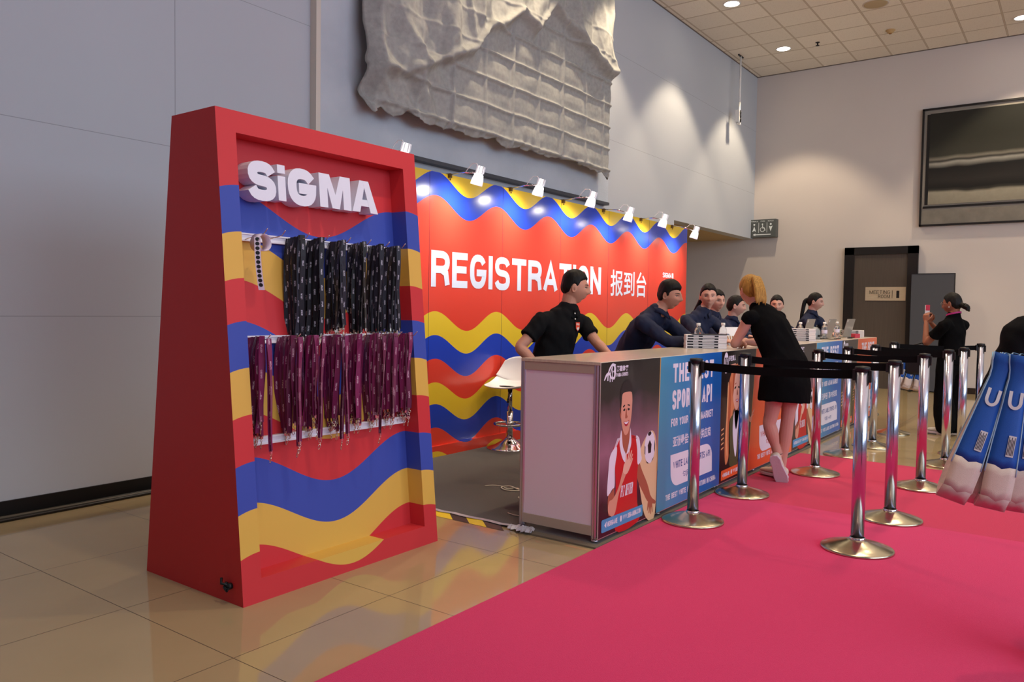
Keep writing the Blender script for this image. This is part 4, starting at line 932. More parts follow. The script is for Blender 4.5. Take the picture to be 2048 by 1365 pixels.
def counter(name_, x, kind, label, uL, first=False):
    t = thing('reception_counter', label, 'counter', (x, 2.105, 0), 0, 'registration counter units')
    D_ = 0.521; w = uL
    MB().box(0.0, -0.004, 0.985, w, D_, 1.003).make('worktop', M_top, t, bevel=0.002)
    for px in (0.022, w-0.022):
        for py in (0.012, D_-0.024):
            b = MB(); n = 16
            prof = []
            for i in range(n):
                a = 2*PI*i/n; r = 0.0235 if i % 4 != 0 else 0.0185
                prof.append((px+r*math.cos(a)*0.92-0.0, py+0.012+r*math.sin(a)*0.92))
            b.prism(prof, lambda u, v: (u, v, 0.03), (0, 0, 0.96)); b.lathe([(0.012, 0.010), (0.020, 0.012), (0.020, 0.022), (0.008, 0.026), (0.008, 0.035)], (px, py+0.012, 0), n=14)
            b.make('upright_post', M_alu, t)
    sides = ((0.010, 0.018), (w-0.018, w-0.010))
    for a, c in sides:
        MB().box(a, 0.030, 0.05, c, D_-0.020, 0.985).make('side_panel', M_lilac, t)
        MB().box(a-0.006, 0.032, 0.938, c+0.004, D_-0.022, 0.984).make('top_rail', M_taupe, t)
        MB().box(a-0.006, 0.032, 0.046, c+0.004, D_-0.022, 0.100).make('bottom_rail', M_taupe, t)
    MB().box(0.05, 0.02, 0.45, w-0.05, D_-0.02, 0.47).make('shelf', M_lilac, t)
    b = MB().box(0.0, -0.0095, 0.034, w, -0.004, 1.0, M_w_back)
    (banner_sport if kind == 's' else banner_casino)(b)
    b.make('printed_banner', None, t, fixn=False)
    MB().box(0.0, -0.006, 0.028, w, 0.008, 0.040).make('front_rail', M_alu, t)
    b = MB(); b.lathe([(0.014, 0.010), (0.022, 0.012), (0.022, 0.020), (0.008, 0.024), (0.008, 0.035)], (w*0.45, 0.02, 0), n=14); b.make('levelling_foot', M_alu, t)
    return t
M_w_back = mat('banner_back_white', srgb(226, 216, 214), 0.5)
counter('a', 3.71, 's', 'nearest counter unit with the blue sports banner and footballer in a red jersey', 1.754)
counter('b', 5.466, 'c', 'second counter unit with the orange banner, behind the woman in the black dress', 1.754)
counter('c', 7.222, 's', 'third counter unit with a blue sports banner, between the orange ones', 1.754)
counter('d', 8.978, 'c', 'farthest counter unit with an orange banner, nearest the end wall', 1.754)

# ---------------------------------------------------------------- queue posts
def post_proto():
    t = thing('queue_post', '', 'queue post', (0, 0, 0), 0, 'chrome queue posts')
    MB().lathe([(0.0005, 0.0), (0.186, 0.0), (0.1875, 0.004), (0.186, 0.012), (0.180, 0.016), (0.12, 0.034), (0.06, 0.050), (0.045, 0.056), (0.0005, 0.056)], n=64).make('dome_base', M_brass, t)
    MB().lathe([(0.040, 0.053), (0.041, 0.066), (0.037, 0.068)], n=32, caps=False).make('collar', M_chrome2, t)
    MB().lathe([(0.0345, 0.050), (0.0345, 0.975)], n=40).make('pole', M_chrome, t)
    MB().lathe([(0.0355, 0.972), (0.039, 0.974), (0.039, 0.990), (0.036, 0.996), (0.0005, 1.0)], n=32).make('cap', M_black, t)
    return t
E_ = 0.0
posts = {'A': (4.50, 1.885), 'B': (5.40, 1.90), 'C': (4.53, 0.95), 'D': (5.33, 0.932), 'E': (6.46, 0.93), 'F': (6.48, 1.69), 'G': (7.59, 0.91), 'H': (7.53, 1.706), 'I': (8.246, 0.866), 'J': (9.60, 0.858), 'K': (8.21, 1.61), 'L': (9.277, 1.634)}
plab = {'A': 'chrome queue post nearest the counter on the left, in front of the word BEST', 'B': 'chrome queue post just left of the woman in the black dress',
 'C': 'frontmost chrome queue post, standing nearest the camera on the bright pink carpet', 'D': 'chrome queue post right behind the frontmost one, on the carpet seam',
 'E': 'chrome queue post on the deep pink carpet left of the woman with a phone', 'F': 'chrome queue post just right of the woman in the black dress',
 'G': 'chrome queue post in front of the legs of the woman with a phone', 'H': 'chrome queue post on bare tiles by the third counter unit',
 'I': 'chrome queue post behind the one at the phone woman\'s legs, second from the right', 'J': 'rightmost chrome queue post, near the skirting of the end wall',
 'K': 'small distant chrome queue post seen by the far end of the counter', 'L': 'farthest chrome queue post, in front of the meeting room door'}
links = {'A': 'C', 'B': 'D', 'F': 'E', 'H': 'G', 'K': 'I', 'L': 'J'}
p0 = post_proto(); made = {}
for k, xy in posts.items():                       # all posts first, then each one's own belt and sockets
    if k == 'A': made[k] = p0; p0.location = (*xy, 0.006); p0['label'] = plab[k]
    else: made[k] = dup(p0, (*xy, 0.006 if xy[0] < 7.3 else 0.0), 0, plab[k])
for k, xy in posts.items():
    o = made[k]
    if k in links:
        q_ = posts[links[k]]; d = Vector((q_[0]-xy[0], q_[1]-xy[1], 0)); L_ = d.length; d.normalize(); zc = 0.951
        a = d*0.040; e_ = d*(L_-0.040); pts = []
        for i in range(13):
            t_ = i/12; p = a.lerp(e_, t_); p.z = zc-0.012*math.sin(PI*t_); pts.append(p)
        MB().ribbon(pts, (0, 0, 1), 0.048, 0.0012).make('retractable_belt', M_belt, o)
        c = a.copy(); c.z = zc; MB().obox(d*0.043+Vector((0, 0, 0.946)), d, Vector((-d.y, d.x, 0)), (0, 0, 1), 0.008, 0.022, 0.034).make('belt_outlet', M_black, o, bevel=0.002)
        MB().obox(e_+Vector((0, 0, 0.95))-d*0.0, d, Vector((-d.y, d.x, 0)), (0, 0, 1), 0.008, 0.016, 0.030).make('belt_end_clip', M_black, o)
    for a_ in (PI/2, -PI/2):
        dd = Vector((math.cos(a_), math.sin(a_), 0))
        if k in links and dd.dot(d) > 0.8: continue
        if k in links.values() and dd.y > 0.8: continue
        MB().obox(dd*0.040+Vector((0, 0, 0.944)), dd, Vector((-dd.y, dd.x, 0)), (0, 0, 1), 0.007, 0.013, 0.033).make('belt_socket', M_black, o, bevel=0.002)

# ---------------------------------------------------------------- bar stool
t = thing('bar_stool', 'white shell bar stool on a chrome column behind the counter end', 'bar stool', (5.80, 4.225, 0.009), math.radians(186))
MB().lathe([(0.0005, 0), (0.205, 0), (0.207, 0.006), (0.19, 0.014), (0.13, 0.035), (0.07, 0.07), (0.035, 0.10), (0.0005, 0.10)], n=48).make('base', M_chrome2, t)
MB().tube([(0, 0, 0.06), (0, 0, 0.34)], 0.030, n=24).tube([(0, 0, 0.33), (0, 0, 0.575)], 0.022, n=24).make('gas_column', M_chrome2, t)
ring = [(0.02+0.13*math.cos(a), 0.13*math.sin(a), 0.225) for a in [2*PI*i/28 for i in range(28)]]
MB().tube(ring, 0.011, n=10, closed=True).tube([(0.0, 0, 0.225), (-0.11, 0, 0.225)], 0.010, n=8).tube([(0, 0, 0.20), (0, 0, 0.25)], 0.036, n=20).make('foot_ring', M_chrome2, t)
MB().tube([(0, 0, 0.56), (0.10, 0.05, 0.54), (0.17, 0.08, 0.47)], 0.005, n=8).tube([(0.165, 0.078, 0.475), (0.185, 0.086, 0.445)], 0.011, n=10).make('height_lever', M_black, t)
vs, fs = [], []; NA, NB = 36, 22
for j in range(NB+1):
    w_ = j/NB                                         # 0 front edge ... 1 top of the back
    for i in range(NA+1):
        s_ = -1+2*i/NA
        if w_ < 0.55:
            t_ = w_/0.55; x = 0.21-0.36*t_; z = 0.60-0.035*math.sin(PI*min(1, t_*1.1))+0.0*t_; hw = 0.205*(1-0.25*(1-t_)**3); z += 0.05*abs(s_)**3*(0.35+0.9*t_)-(0.03*(1-t_)**4)
        else:
            t_ = (w_-0.55)/0.45; x = -0.15-0.075*math.sin(t_*PI/2); z = 0.60+0.235*t_**1.15-0.0; hw = 0.205-0.045*t_**2; x += 0.09*abs(s_)**2.2*(1-0.35*t_); z += 0.05*abs(s_)**3*(1-t_)-0.045*abs(s_)**3*t_
        vs.append((x, hw*s_, z))
for j in range(NB):
    for i in range(NA): a = j*(NA+1)+i; fs.append((a, a+1, a+NA+2, a+NA+1))
o = MB().add(vs, fs, None, True).make('seat_shell', M_white, t, fixn=False)
md = o.modifiers.new('thick', 'SOLIDIFY'); md.thickness = 0.014; md.offset = 0; o.modifiers.new('sub', 'SUBSURF').levels = 1; o.modifiers['sub'].render_levels = 1
MB().lathe([(0.0005, 0.0), (0.10, 0.0), (0.09, -0.02), (0.03, -0.03), (0.0005, -0.03)], (0, 0, 0.575), n=24).make('seat_plate', M_black, t)

# ---------------------------------------------------------------- things on the counter
CT = 1.0035
M_book = mat('white_booklet_cover', srgb(232, 226, 226), 0.45); M_bkd = mat('dark_booklet_print', srgb(26, 24, 30), 0.5)
def book_proto():
    t = thing('brochure_box', '', 'brochure box')
    MB().box(-0.065, -0.155, 0, 0.065, 0.155, 0.0205).make('sleeve', M_book, t, bevel=0.001)
    b = MB(); f_ = lambda u, v: (-0.0656, u, v)
    b.box(-0.0660, -0.09, 0.004, -0.0652, 0.145, 0.0165, M_bkd); flat(b, [(-0.06, .0075), (-0.06, .0125), (0.03, .0125), (0.03, .0075)], lambda u, v: (-0.0664, u, v), M_book); flat(b, [(0.06, .0075), (0.06, .0125), (0.10, .0125), (0.10, .0075)], lambda u, v: (-0.0664, u, v), M_book)
    b.make('spine_print', None, t)
    b = MB()
    for k in range(3): b.box(-0.055, -0.1558, 0.004+k*0.005, 0.045, -0.1548, 0.0055+k*0.005, M_lav)
    b.make('page_edge', None, t)
    return t
M_lav = mat('lavender_page_edge', srgb(170, 166, 200), 0.6)
bp = book_proto(); first_book = True
BK = [((5.82, 2.37), 0.80, 5, 'by the arms of the woman in black'), ((8.30, 2.36), 0.55, 6, 'right of the woman in black'), ((10.45, 2.35), 0.5, 4, 'at the far end of the counter')]
for (x, y), rz, n, wh in BK:
    for k in range(n):
        pos = 'on top' if k == n-1 else ('at the bottom' if k == 0 else ('second' if k == 1 else 'third' if k == 2 else 'fourth' if k == 3 else 'fifth')+' up')
        lab = 'white brochure box %s in stack %s' % (pos, wh)
        loc = (x+random.uniform(-.002, .002), y+random.uniform(-.002, .002), CT+k*0.0212)
        if first_book: bp.location = loc; bp.rotation_euler = (0, 0, rz-0.8+0.55); bp['label'] = lab; bp['group'] = 'brochure boxes on the counter'; first_book = False
        else: dup(bp, loc, rz-0.8+0.55+random.uniform(-.02, .02), lab, 'brochure boxes on the counter')
bw_ = thing('clipboard', 'black clipboard lying on top of the brochure stack nearest the camera', 'clipboard', (5.83, 2.36, CT+0.1066), 0.55)
MB().box(-0.07, -0.165, 0, 0.07, 0.12, 0.003).make('board', M_black, bw_); MB().box(-0.02, -0.166, 0.003, 0.03, -0.15, 0.009).make('clip', M_alu, bw_)
g = G('clear_bottle_plastic', rough=0.05, trans=0.92, ior=1.33); M_pet = g.m; g.b.inputs['Base Color'].default_value = (0.93, 0.95, 0.97, 1)
M_labl = mat('pale_bottle_label', srgb(222, 214, 232), 0.45)
def bottle_proto():
    t = thing('water_bottle', '', 'water bottle')
    MB().lathe([(0.0005, 0.0), (0.026, 0.0), (0.031, 0.006), (0.031, 0.05), (0.0295, 0.055), (0.031, 0.06), (0.031, 0.10), (0.0295, 0.105), (0.031, 0.11), (0.031, 0.125), (0.028, 0.142), (0.017, 0.160), (0.0135, 0.166), (0.0135, 0.172), (0.0005, 0.172)], n=28).make('bottle_body', M_pet, t)
    MB().lathe([(0.0005, 0.170), (0.0165, 0.170), (0.0170, 0.173), (0.0165, 0.192), (0.0005, 0.193)], n=24).make('cap', M_white, t)
    MB().lathe([(0.0313, 0.062), (0.0315, 0.063), (0.0315, 0.100), (0.0313, 0.101)], n=28, caps=False).make('label_band', M_labl, t)
    return t
bt = bottle_proto()
BT = [((5.96, 2.485), 'clear water bottle with a white cap behind the left end of the nearest brochure stack'), ((6.44, 2.465), 'clear water bottle left of the leaning woman\'s forearm'),
      ((8.47, 2.40), 'clear water bottle beside the middle brochure stack, left of the first laptop'), ((9.21, 2.345), 'clear water bottle between the first and second laptops'), ((9.95, 2.39), 'clear water bottle between the second and third laptops')]
for k, ((x, y), lab) in enumerate(BT):
    if k == 0: bt.location = (x, y, CT); bt['label'] = lab; bt['group'] = 'water bottles on the counter'
    else: dup(bt, (x, y, CT), k, lab, 'water bottles on the counter')
M_lap = mat('silver_laptop_metal', srgb(168, 164, 156), 0.4, 0.6)
def laptop_proto():
    t = thing('laptop', '', 'laptop')
    MB().box(-0.16, 0.0, 0.004, 0.16, 0.215, 0.018).make('base', M_lap, t, bevel=0.003)
    MB().box(-0.14, 0.10, 0.018, 0.14, 0.20, 0.0195).make('keyboard', M_black, t)
    th = math.radians(14); c = Vector((0, 0.0-0.105*math.sin(th), 0.018+0.105*math.cos(th))); up = Vector((0, -math.sin(th), math.cos(th))); nn = Vector((0, math.cos(th), math.sin(th)))
    MB().obox(c, (1, 0, 0), up, nn, 0.16, 0.108, 0.003).make('lid', M_lap, t, bevel=0.002)
    MB().obox(c+nn*0.0035, (1, 0, 0), up, nn, 0.15, 0.098, 0.0004).make('screen', mat('dark_screen', srgb(24, 26, 34), 0.2), t)
    MB().obox(c-nn*0.0034+up*0.085+Vector((-.13, 0, 0)), (1, 0, 0), up, nn, 0.012, 0.010, 0.0003).make('asset_sticker', M_paper, t)
    return t
lp_ = laptop_proto()
for k, ((x, y, rz), lab) in enumerate((((8.62, 2.38, 0.02), 'open silver laptop on the counter nearest the leaning woman'), ((9.42, 2.36, 0.0), 'open silver laptop in front of the woman with the ponytail'), ((10.22, 2.34, -0.06), 'open dark silver laptop at the far end, before the meeting room door'))):
    if k == 0: lp_.location = (x, y, CT); lp_.rotation_euler = (0, 0, rz); lp_['label'] = lab; lp_['group'] = 'laptops on the counter'
    else: dup(lp_, (x, y, CT), rz, lab, 'laptops on the counter')
t = thing('printer', 'small round grey label printer on the counter beside the first laptop', 'printer', (9.02, 2.42, CT))
MB().lathe([(0.0005, 0), (0.075, 0), (0.08, 0.03), (0.078, 0.09), (0.05, 0.13), (0.0005, 0.14)], n=24).make('body', mat('grey_printer_plastic', srgb(132, 136, 136), 0.4), t); MB().box(-0.05, -0.085, 0.03, 0.05, -0.07, 0.05).make('slot', M_black, t)
t = thing('printer', 'pale rounded printer on the counter behind the third laptop', 'printer', (10.42, 2.52, CT), 0.3)
MB().box(-0.09, -0.07, 0, 0.09, 0.07, 0.10).make('body', mat('pale_printer_plastic', srgb(186, 192, 178), 0.4), t, bevel=0.03, bseg=5); MB().box(-0.06, -0.074, 0.05, 0.06, -0.068, 0.07).make('slot', M_black, t)
cbl = MB().tube([(9.08, 2.36, CT+.005), (9.12, 2.30, CT+.005), (9.05, 2.24, CT+.005), (9.16, 2.20, CT+.005), (9.30, 2.26, CT+.005), (9.42, 2.22, CT+.005)], 0.005, n=6).tube([(9.12, 2.40, CT+.005), (9.14, 2.42, CT+.10), (9.18, 2.42, CT+.15), (9.24, 2.40, CT+.08), (9.26, 2.36, CT+.01)], 0.006, n=6)
tag(cbl.make('power_cable', M_black), 'black cable looping on the counter between the first two laptops', 'cable')
tag(MB().tube([(9.66, 2.20, CT+.005), (9.75, 2.17, CT+.005), (9.86, 2.24, CT+.005), (9.98, 2.20, CT+.006), (10.05, 2.27, CT+.005)], 0.005, n=6).make('power_cable', M_black), 'black cable lying before the second laptop', 'cable')
for x, y, rz, c, lab in ((8.62, 2.26, .4, (232, 230, 232), 'white card on the counter edge before the first laptop'), (9.20, 2.235, .9, (186, 60, 60), 'red and white sachet on the counter between the laptops'), (9.80, 2.22, .1, (222, 214, 226), 'loose white papers before the second laptop'), (10.05, 2.20, .7, (196, 60, 80), 'red pen pouch beside the third laptop')):
    t = MB().box(-0.05, -0.03, 0, 0.05, 0.03, 0.004 if c[0] != 196 else 0.05).make('leaflet' if 'sachet' not in lab and 'pouch' not in lab else 'pouch', mat('print_%d' % c[0], srgb(*c), 0.5), bevel=0.001)
    t.location = (x, y, CT); t.rotation_euler = (0, 0, rz); tag(t, lab, 'leaflet' if 'pouch' not in lab and 'sachet' not in lab else 'pouch')
t = thing('table_sign', 'white folded table card standing behind the leaning woman\'s forearm', 'table sign', (6.60, 2.46, CT), -0.35)
MB().prism([(-0.10, 0), (0.10, 0), (0.0, 0.155)], lambda u, v: (-0.13, u*0.45, v), (0.26, 0, 0)).make('card', M_paper, t)
b = MB()
for k in range(3): b.obox((0.0-0.03*k, -0.0275+0.0*k-0.001+0.0, 0.06+0.0*k), (1, 0, 0), (0, 0.29, 1), (0, 1, -0.29), 0.008, 0.02, 0.0006)
b.make('printed_mark', mat('coffee_print', srgb(170, 130, 90), 0.5), t)
# potted plant glimpsed behind the staff
t = thing('potted_plant', 'leafy green plant in a tall white planter behind the seated staff', 'plant', (10.93, 4.15, 0.0))
MB().lathe([(0.0005, 0), (0.14, 0), (0.17, 0.7), (0.18, 1.02), (0.165, 1.02), (0.15, 0.95), (0.0005, 0.95)], n=28).make('planter', M_paper, t)
b = MB(); rl = random.Random(5)
for k in range(46):
    a = rl.uniform(0, 2*PI); l = rl.uniform(0.16, 0.30); up = rl.uniform(0.1, 0.9); d = Vector((math.cos(a), math.sin(a), up)).normalized(); c = Vector((0.05*math.cos(a), 0.05*math.sin(a), 0.96)); sd = d.cross(Vector((0, 0, 1))).normalized(); nn = sd.cross(d)
    pts = []
    for j in range(6):
        q_ = j/5; pts.append((c+d*l*q_-Vector((0, 0, 0.10*q_*q_)), 0.035*math.sin(PI*min(0.97, q_*0.9+0.08))))
    vs = []
    for p, w in pts: vs += [tuple(p+sd*w), tuple(p+nn*0.006), tuple(p-sd*w)]
    fs = []
    for j in range(5): fs += [(3*j, 3*j+1, 3*j+4, 3*j+3), (3*j+1, 3*j+2, 3*j+5, 3*j+4)]
    b.add(vs, fs, None, True)
b.make('foliage', mat('leaf_green', srgb(44, 92, 44), 0.5), t, fixn=False)
#STAGE3
# ---------------------------------------------------------------- people
def rot_z(v, a): c, s_ = math.cos(a), math.sin(a); return Vector((v[0]*c-v[1]*s_, v[0]*s_+v[1]*c, v[2]))
def loft(mb, pts, rad, side=(0, 1, 0), n=20, m=None, flat0=False, flat1=False):
    """closed body of elliptical rings through pts; rad = (half width along side, half depth)"""
    pts = [Vector(p) for p in pts]; rad = [r if isinstance(r, tuple) else (r, r) for r in rad]
    P, R_ = [], []
    d0 = (pts[0]-pts[1]).normalized(); d1 = (pts[-1]-pts[-2]).normalized()
    r0 = min(rad[0]); r1 = min(rad[-1])
    for k in (() if flat0 else (0.96, 0.75, 0.4)): P.append(pts[0]+d0*r0*k*0.9); R_.append(tuple(x*math.sqrt(1-k*k) for x in rad[0]))
    for i in range(len(pts)-1):
        p0, p1, p2, p3 = pts[max(i-1, 0)], pts[i], pts[i+1], pts[min(i+2, len(pts)-1)]
        for j in range(4):
            t = j/4
            P.append(0.5*((2*p1)+(-p0+p2)*t+(2*p0-5*p1+4*p2-p3)*t*t+(-p0+3*p1-3*p2+p3)*t**3))
            R_.append(tuple(rad[i][a]+(rad[i+1][a]-rad[i][a])*(t*t*(3-2*t)) for a in (0, 1)))
    P.append(pts[-1]); R_.append(rad[-1])
    for k in (() if flat1 else (0.4, 0.75, 0.96)): P.append(pts[-1]+d1*r1*k*0.9); R_.append(tuple(x*math.sqrt(1-k*k) for x in rad[-1]))
    side = Vector(side); rings = []
    for i, p in enumerate(P):
        d = (P[min(i+1, len(P)-1)]-P[max(i-1, 0)])
        if d.length < 1e-6: d = Vector((0, 0, 1))
        d.normalize(); a = side-d*side.dot(d)
        if a.length < 0.05: a = Vector((1, 0, 0))-d*d.x
        a.normalize(); b = d.cross(a)
        rings.append([p+a*R_[i][0]*math.cos(2*PI*j/n)+b*R_[i][1]*math.sin(2*PI*j/n) for j in range(n)])
    return mb.rings(rings, m)
def hand(mb, wrist, fwd, palm, curl=0.6, s_=1.0, side=1, spread=0.12):
    """palm and five fingers; fwd = pointing direction, palm = direction the palm faces, side = +1 thumb on the cross(fwd, palm) side"""
    w = Vector(wrist); f = Vector(fwd).normalized(); p = Vector(palm); p = (p-f*p.dot(f)).normalized(); t = f.cross(p)*side
    loft(mb, [w, w+f*0.03*s_, w+f*0.065*s_, w+f*0.085*s_], [(0.026*s_, 0.019*s_), (0.036*s_, 0.017*s_), (0.041*s_, 0.014*s_), (0.038*s_, 0.012*s_)], t, 14)
    for k, (o, L_) in enumerate(((0.029, 0.070), (0.010, 0.079), (-0.010, 0.073), (-0.028, 0.057))):
        b = w+f*(0.084-0.004*abs(k-1))*s_+t*o*s_; pts = [b-f*0.012*s_, b]; a = 0.25*curl; dd = (f+t*(spread*(1.5-k)*0.5)).normalized()
        for q_ in (0.45, 0.32, 0.23):
            a += curl*0.75; d = dd*math.cos(a)+p*math.sin(a); b = b+d*L_*q_*s_; pts.append(b)
        loft(mb, pts, [0.0095*s_, 0.0092*s_, 0.0088*s_, 0.0080*s_, 0.0068*s_], t, 10)
    b = w+f*0.022*s_+t*0.026*s_; d = (f*0.7+t*0.75+p*0.35).normalized(); b2 = b+d*0.035*s_; d2 = (f*0.95+t*0.25+p*(0.3+0.4*curl)).normalized(); b3 = b2+d2*0.030*s_; b4 = b3+(d2+p*0.3*curl).normalized()*0.024*s_
    loft(mb, [b-d*0.012*s_, b2, b3, b4], [0.014*s_, 0.0115*s_, 0.010*s_, 0.008*s_], p, 10)
HLINE = {'short': [(-0.1, -0.056), (-0.05, -0.052), (-0.022, -0.030), (-0.016, 0.020), (0.004, 0.020), (0.010, -0.004), (0.024, 0.000), (0.030, 0.034), (0.050, 0.048), (0.075, 0.056), (0.1, 0.058)],
         'crop': [(-0.1, -0.052), (-0.06, -0.048), (-0.034, -0.030), (-0.020, 0.016), (0.004, 0.024), (0.010, 0.008), (0.022, 0.012), (0.034, 0.042), (0.050, 0.056), (0.075, 0.064), (0.1, 0.066)],
         'pulled': [(-0.1, -0.070), (-0.045, -0.058), (-0.022, -0.020), (-0.014, 0.014), (0.004, 0.012), (0.014, -0.002), (0.026, 0.010), (0.040, 0.038), (0.056, 0.054), (0.075, 0.066), (0.1, 0.070)]}
HLINE['blonde'] = HLINE['pulled']
_ico = None
def ico():
    global _ico
    if _ico is None:
        b = bmesh.new(); bmesh.ops.create_icosphere(b, subdivisions=5, radius=1.0)
        b.verts.ensure_lookup_table(); _ico = ([v.co.copy() for v in b.verts], [tuple(v.index for v in f.verts) for f in b.faces]); b.free()
    return _ico
def ga(x, s_): return math.exp(-(x/s_)**2)
def head_point(u, fem=False, wide=1.0):
    """unit direction -> point on a head about 0.225 m tall, face towards +x"""
    x, y, z = u.x, u.y, u.z
    px, py, pz = x*0.094, y*0.074*wide, z*0.114
    pz += 0.004
    if z < -0.1:
        t = min(1.0, (-0.1-z)/0.9); k = 1-(0.42 if not fem else 0.50)*t**1.6; py *= k
        if x < 0: px *= 1-0.45*t**1.2
        else: px *= 1-0.10*t**2
    if x > 0:                                        # flatten the face plane
        px = min(px, 0.094*(0.90+0.10*x)) if abs(y) < 0.6 else px
        px *= 1+0.06*ga(pz+0.06, 0.05)
        w_ = 1.0 if px > 0.02 else 0
        px += w_*(0.006*ga(pz-0.026, 0.014)*ga(py, 0.05)                                    # brow
              - 0.0105*ga(pz-0.006, 0.014)*(ga(py-0.031, 0.017)+ga(py+0.031, 0.017))         # eye sockets
              + (0.027 if not fem else 0.023)*ga(py, 0.0095+0.006*ga(pz+0.030, 0.012))*(ga(pz+0.026, 0.015)+0.62*ga(pz+0.006, 0.016)+0.35*ga(pz-0.012, 0.014))  # nose
              + 0.004*(ga(py-0.038, 0.02)+ga(py+0.038, 0.02))*ga(pz+0.022, 0.02)             # cheeks
              + 0.0075*ga(pz+0.056, 0.007)*ga(py, 0.020)+0.0070*ga(pz+0.068, 0.007)*ga(py, 0.017)-0.003*ga(pz+0.0625, 0.0028)*ga(py, 0.022)
              - 0.004*ga(pz+0.082, 0.008)*ga(py, 0.03)+0.009*ga(pz+0.098, 0.014)*ga(py, 0.022))
    return Vector((px, py, pz))
def smooth01(a, b, x): t = max(0.0, min(1.0, (x-a)/(b-a))); return t*t*(3-2*t)
def bake(name, mb, mat_, parent, origin, voxel, smooth=2, fold=None, thick=None):
    o = mb.make(name, mat_, parent, origin, fixn=True)
    r = o.modifiers.new('r', 'REMESH'); r.mode = 'VOXEL'; r.voxel_size = voxel; r.use_smooth_shade = True
    if smooth: q_ = o.modifiers.new('s', 'SMOOTH'); q_.iterations = smooth; q_.factor = 0.5
    dg = bpy.context.evaluated_depsgraph_get(); dg.update()
    me = bpy.data.meshes.new_from_object(o.evaluated_get(dg)); old = o.data
    o.modifiers.clear(); o.data = me; bpy.data.meshes.remove(old)
    me.materials.clear(); me.materials.append(mat_)
    if fold:
        amp, fr, seed = fold
        nrm_ = [v.normal.copy() for v in me.vertices]; out_ = []
        for v, vn in zip(me.vertices, nrm_):
            c = v.co; n1 = noise.noise((c.x*fr+seed, c.y*fr, c.z*fr*0.55)); n2 = noise.noise((c.x*fr*2.3+c.z*6, c.y*fr*2.3-c.z*5, c.z*fr*1.1+seed))
            out_.extend(c+vn*amp*((1-abs(n1)*2.2)*0.7+n2*0.6))
        me.vertices.foreach_set('co', out_)
    me.polygons.foreach_set('use_smooth', [True]*len(me.polygons)); me.update()
    return o
SK = {}
def skin_mat(name, c):
    m = mat('skin_'+name, srgb(*c), 0.5, spec=0.35, bump=0.05, bscale=300)
    m.node_tree.nodes['Principled BSDF'].inputs['Subsurface Weight'].default_value = 0.06
    m.node_tree.nodes['Principled BSDF'].inputs['Subsurface Radius'].default_value = (0.02, 0.008, 0.004)
    return m
M_eyew = mat('eye_white', srgb(226, 220, 214), 0.25); M_iris = mat('dark_brown_iris', srgb(30, 18, 12), 0.15); M_lips = mat('natural_lips', srgb(158, 94, 84), 0.5); M_brow = mat('dark_brow_hair', srgb(30, 22, 18), 0.8)
def hair_mat(name, c0, c1, fq=220):
    g = G('hair_'+name, rough=0.55, spec=0.25); tc, x, y, z = g.xyz('Object'); mp = g.nt.nodes.new('ShaderNodeMapping'); mp.inputs['Scale'].default_value = (fq, fq, 9); g.nt.links.new(tc, mp.inputs[0])
    nz = g.noise(mp.outputs[0], 1, 3); g.base(g.mix(nz, c0, c1)); g.bump(nz, 0.5, 0.003); return g.m
H_black = hair_mat('black', srgb(6, 5, 5), srgb(18, 14, 13)); H_blond = hair_mat('streaked_blonde', srgb(40, 24, 14), srgb(214, 160, 74), 150); H_under = hair_mat('dark_roots', srgb(46, 30, 20), srgb(74, 50, 32))
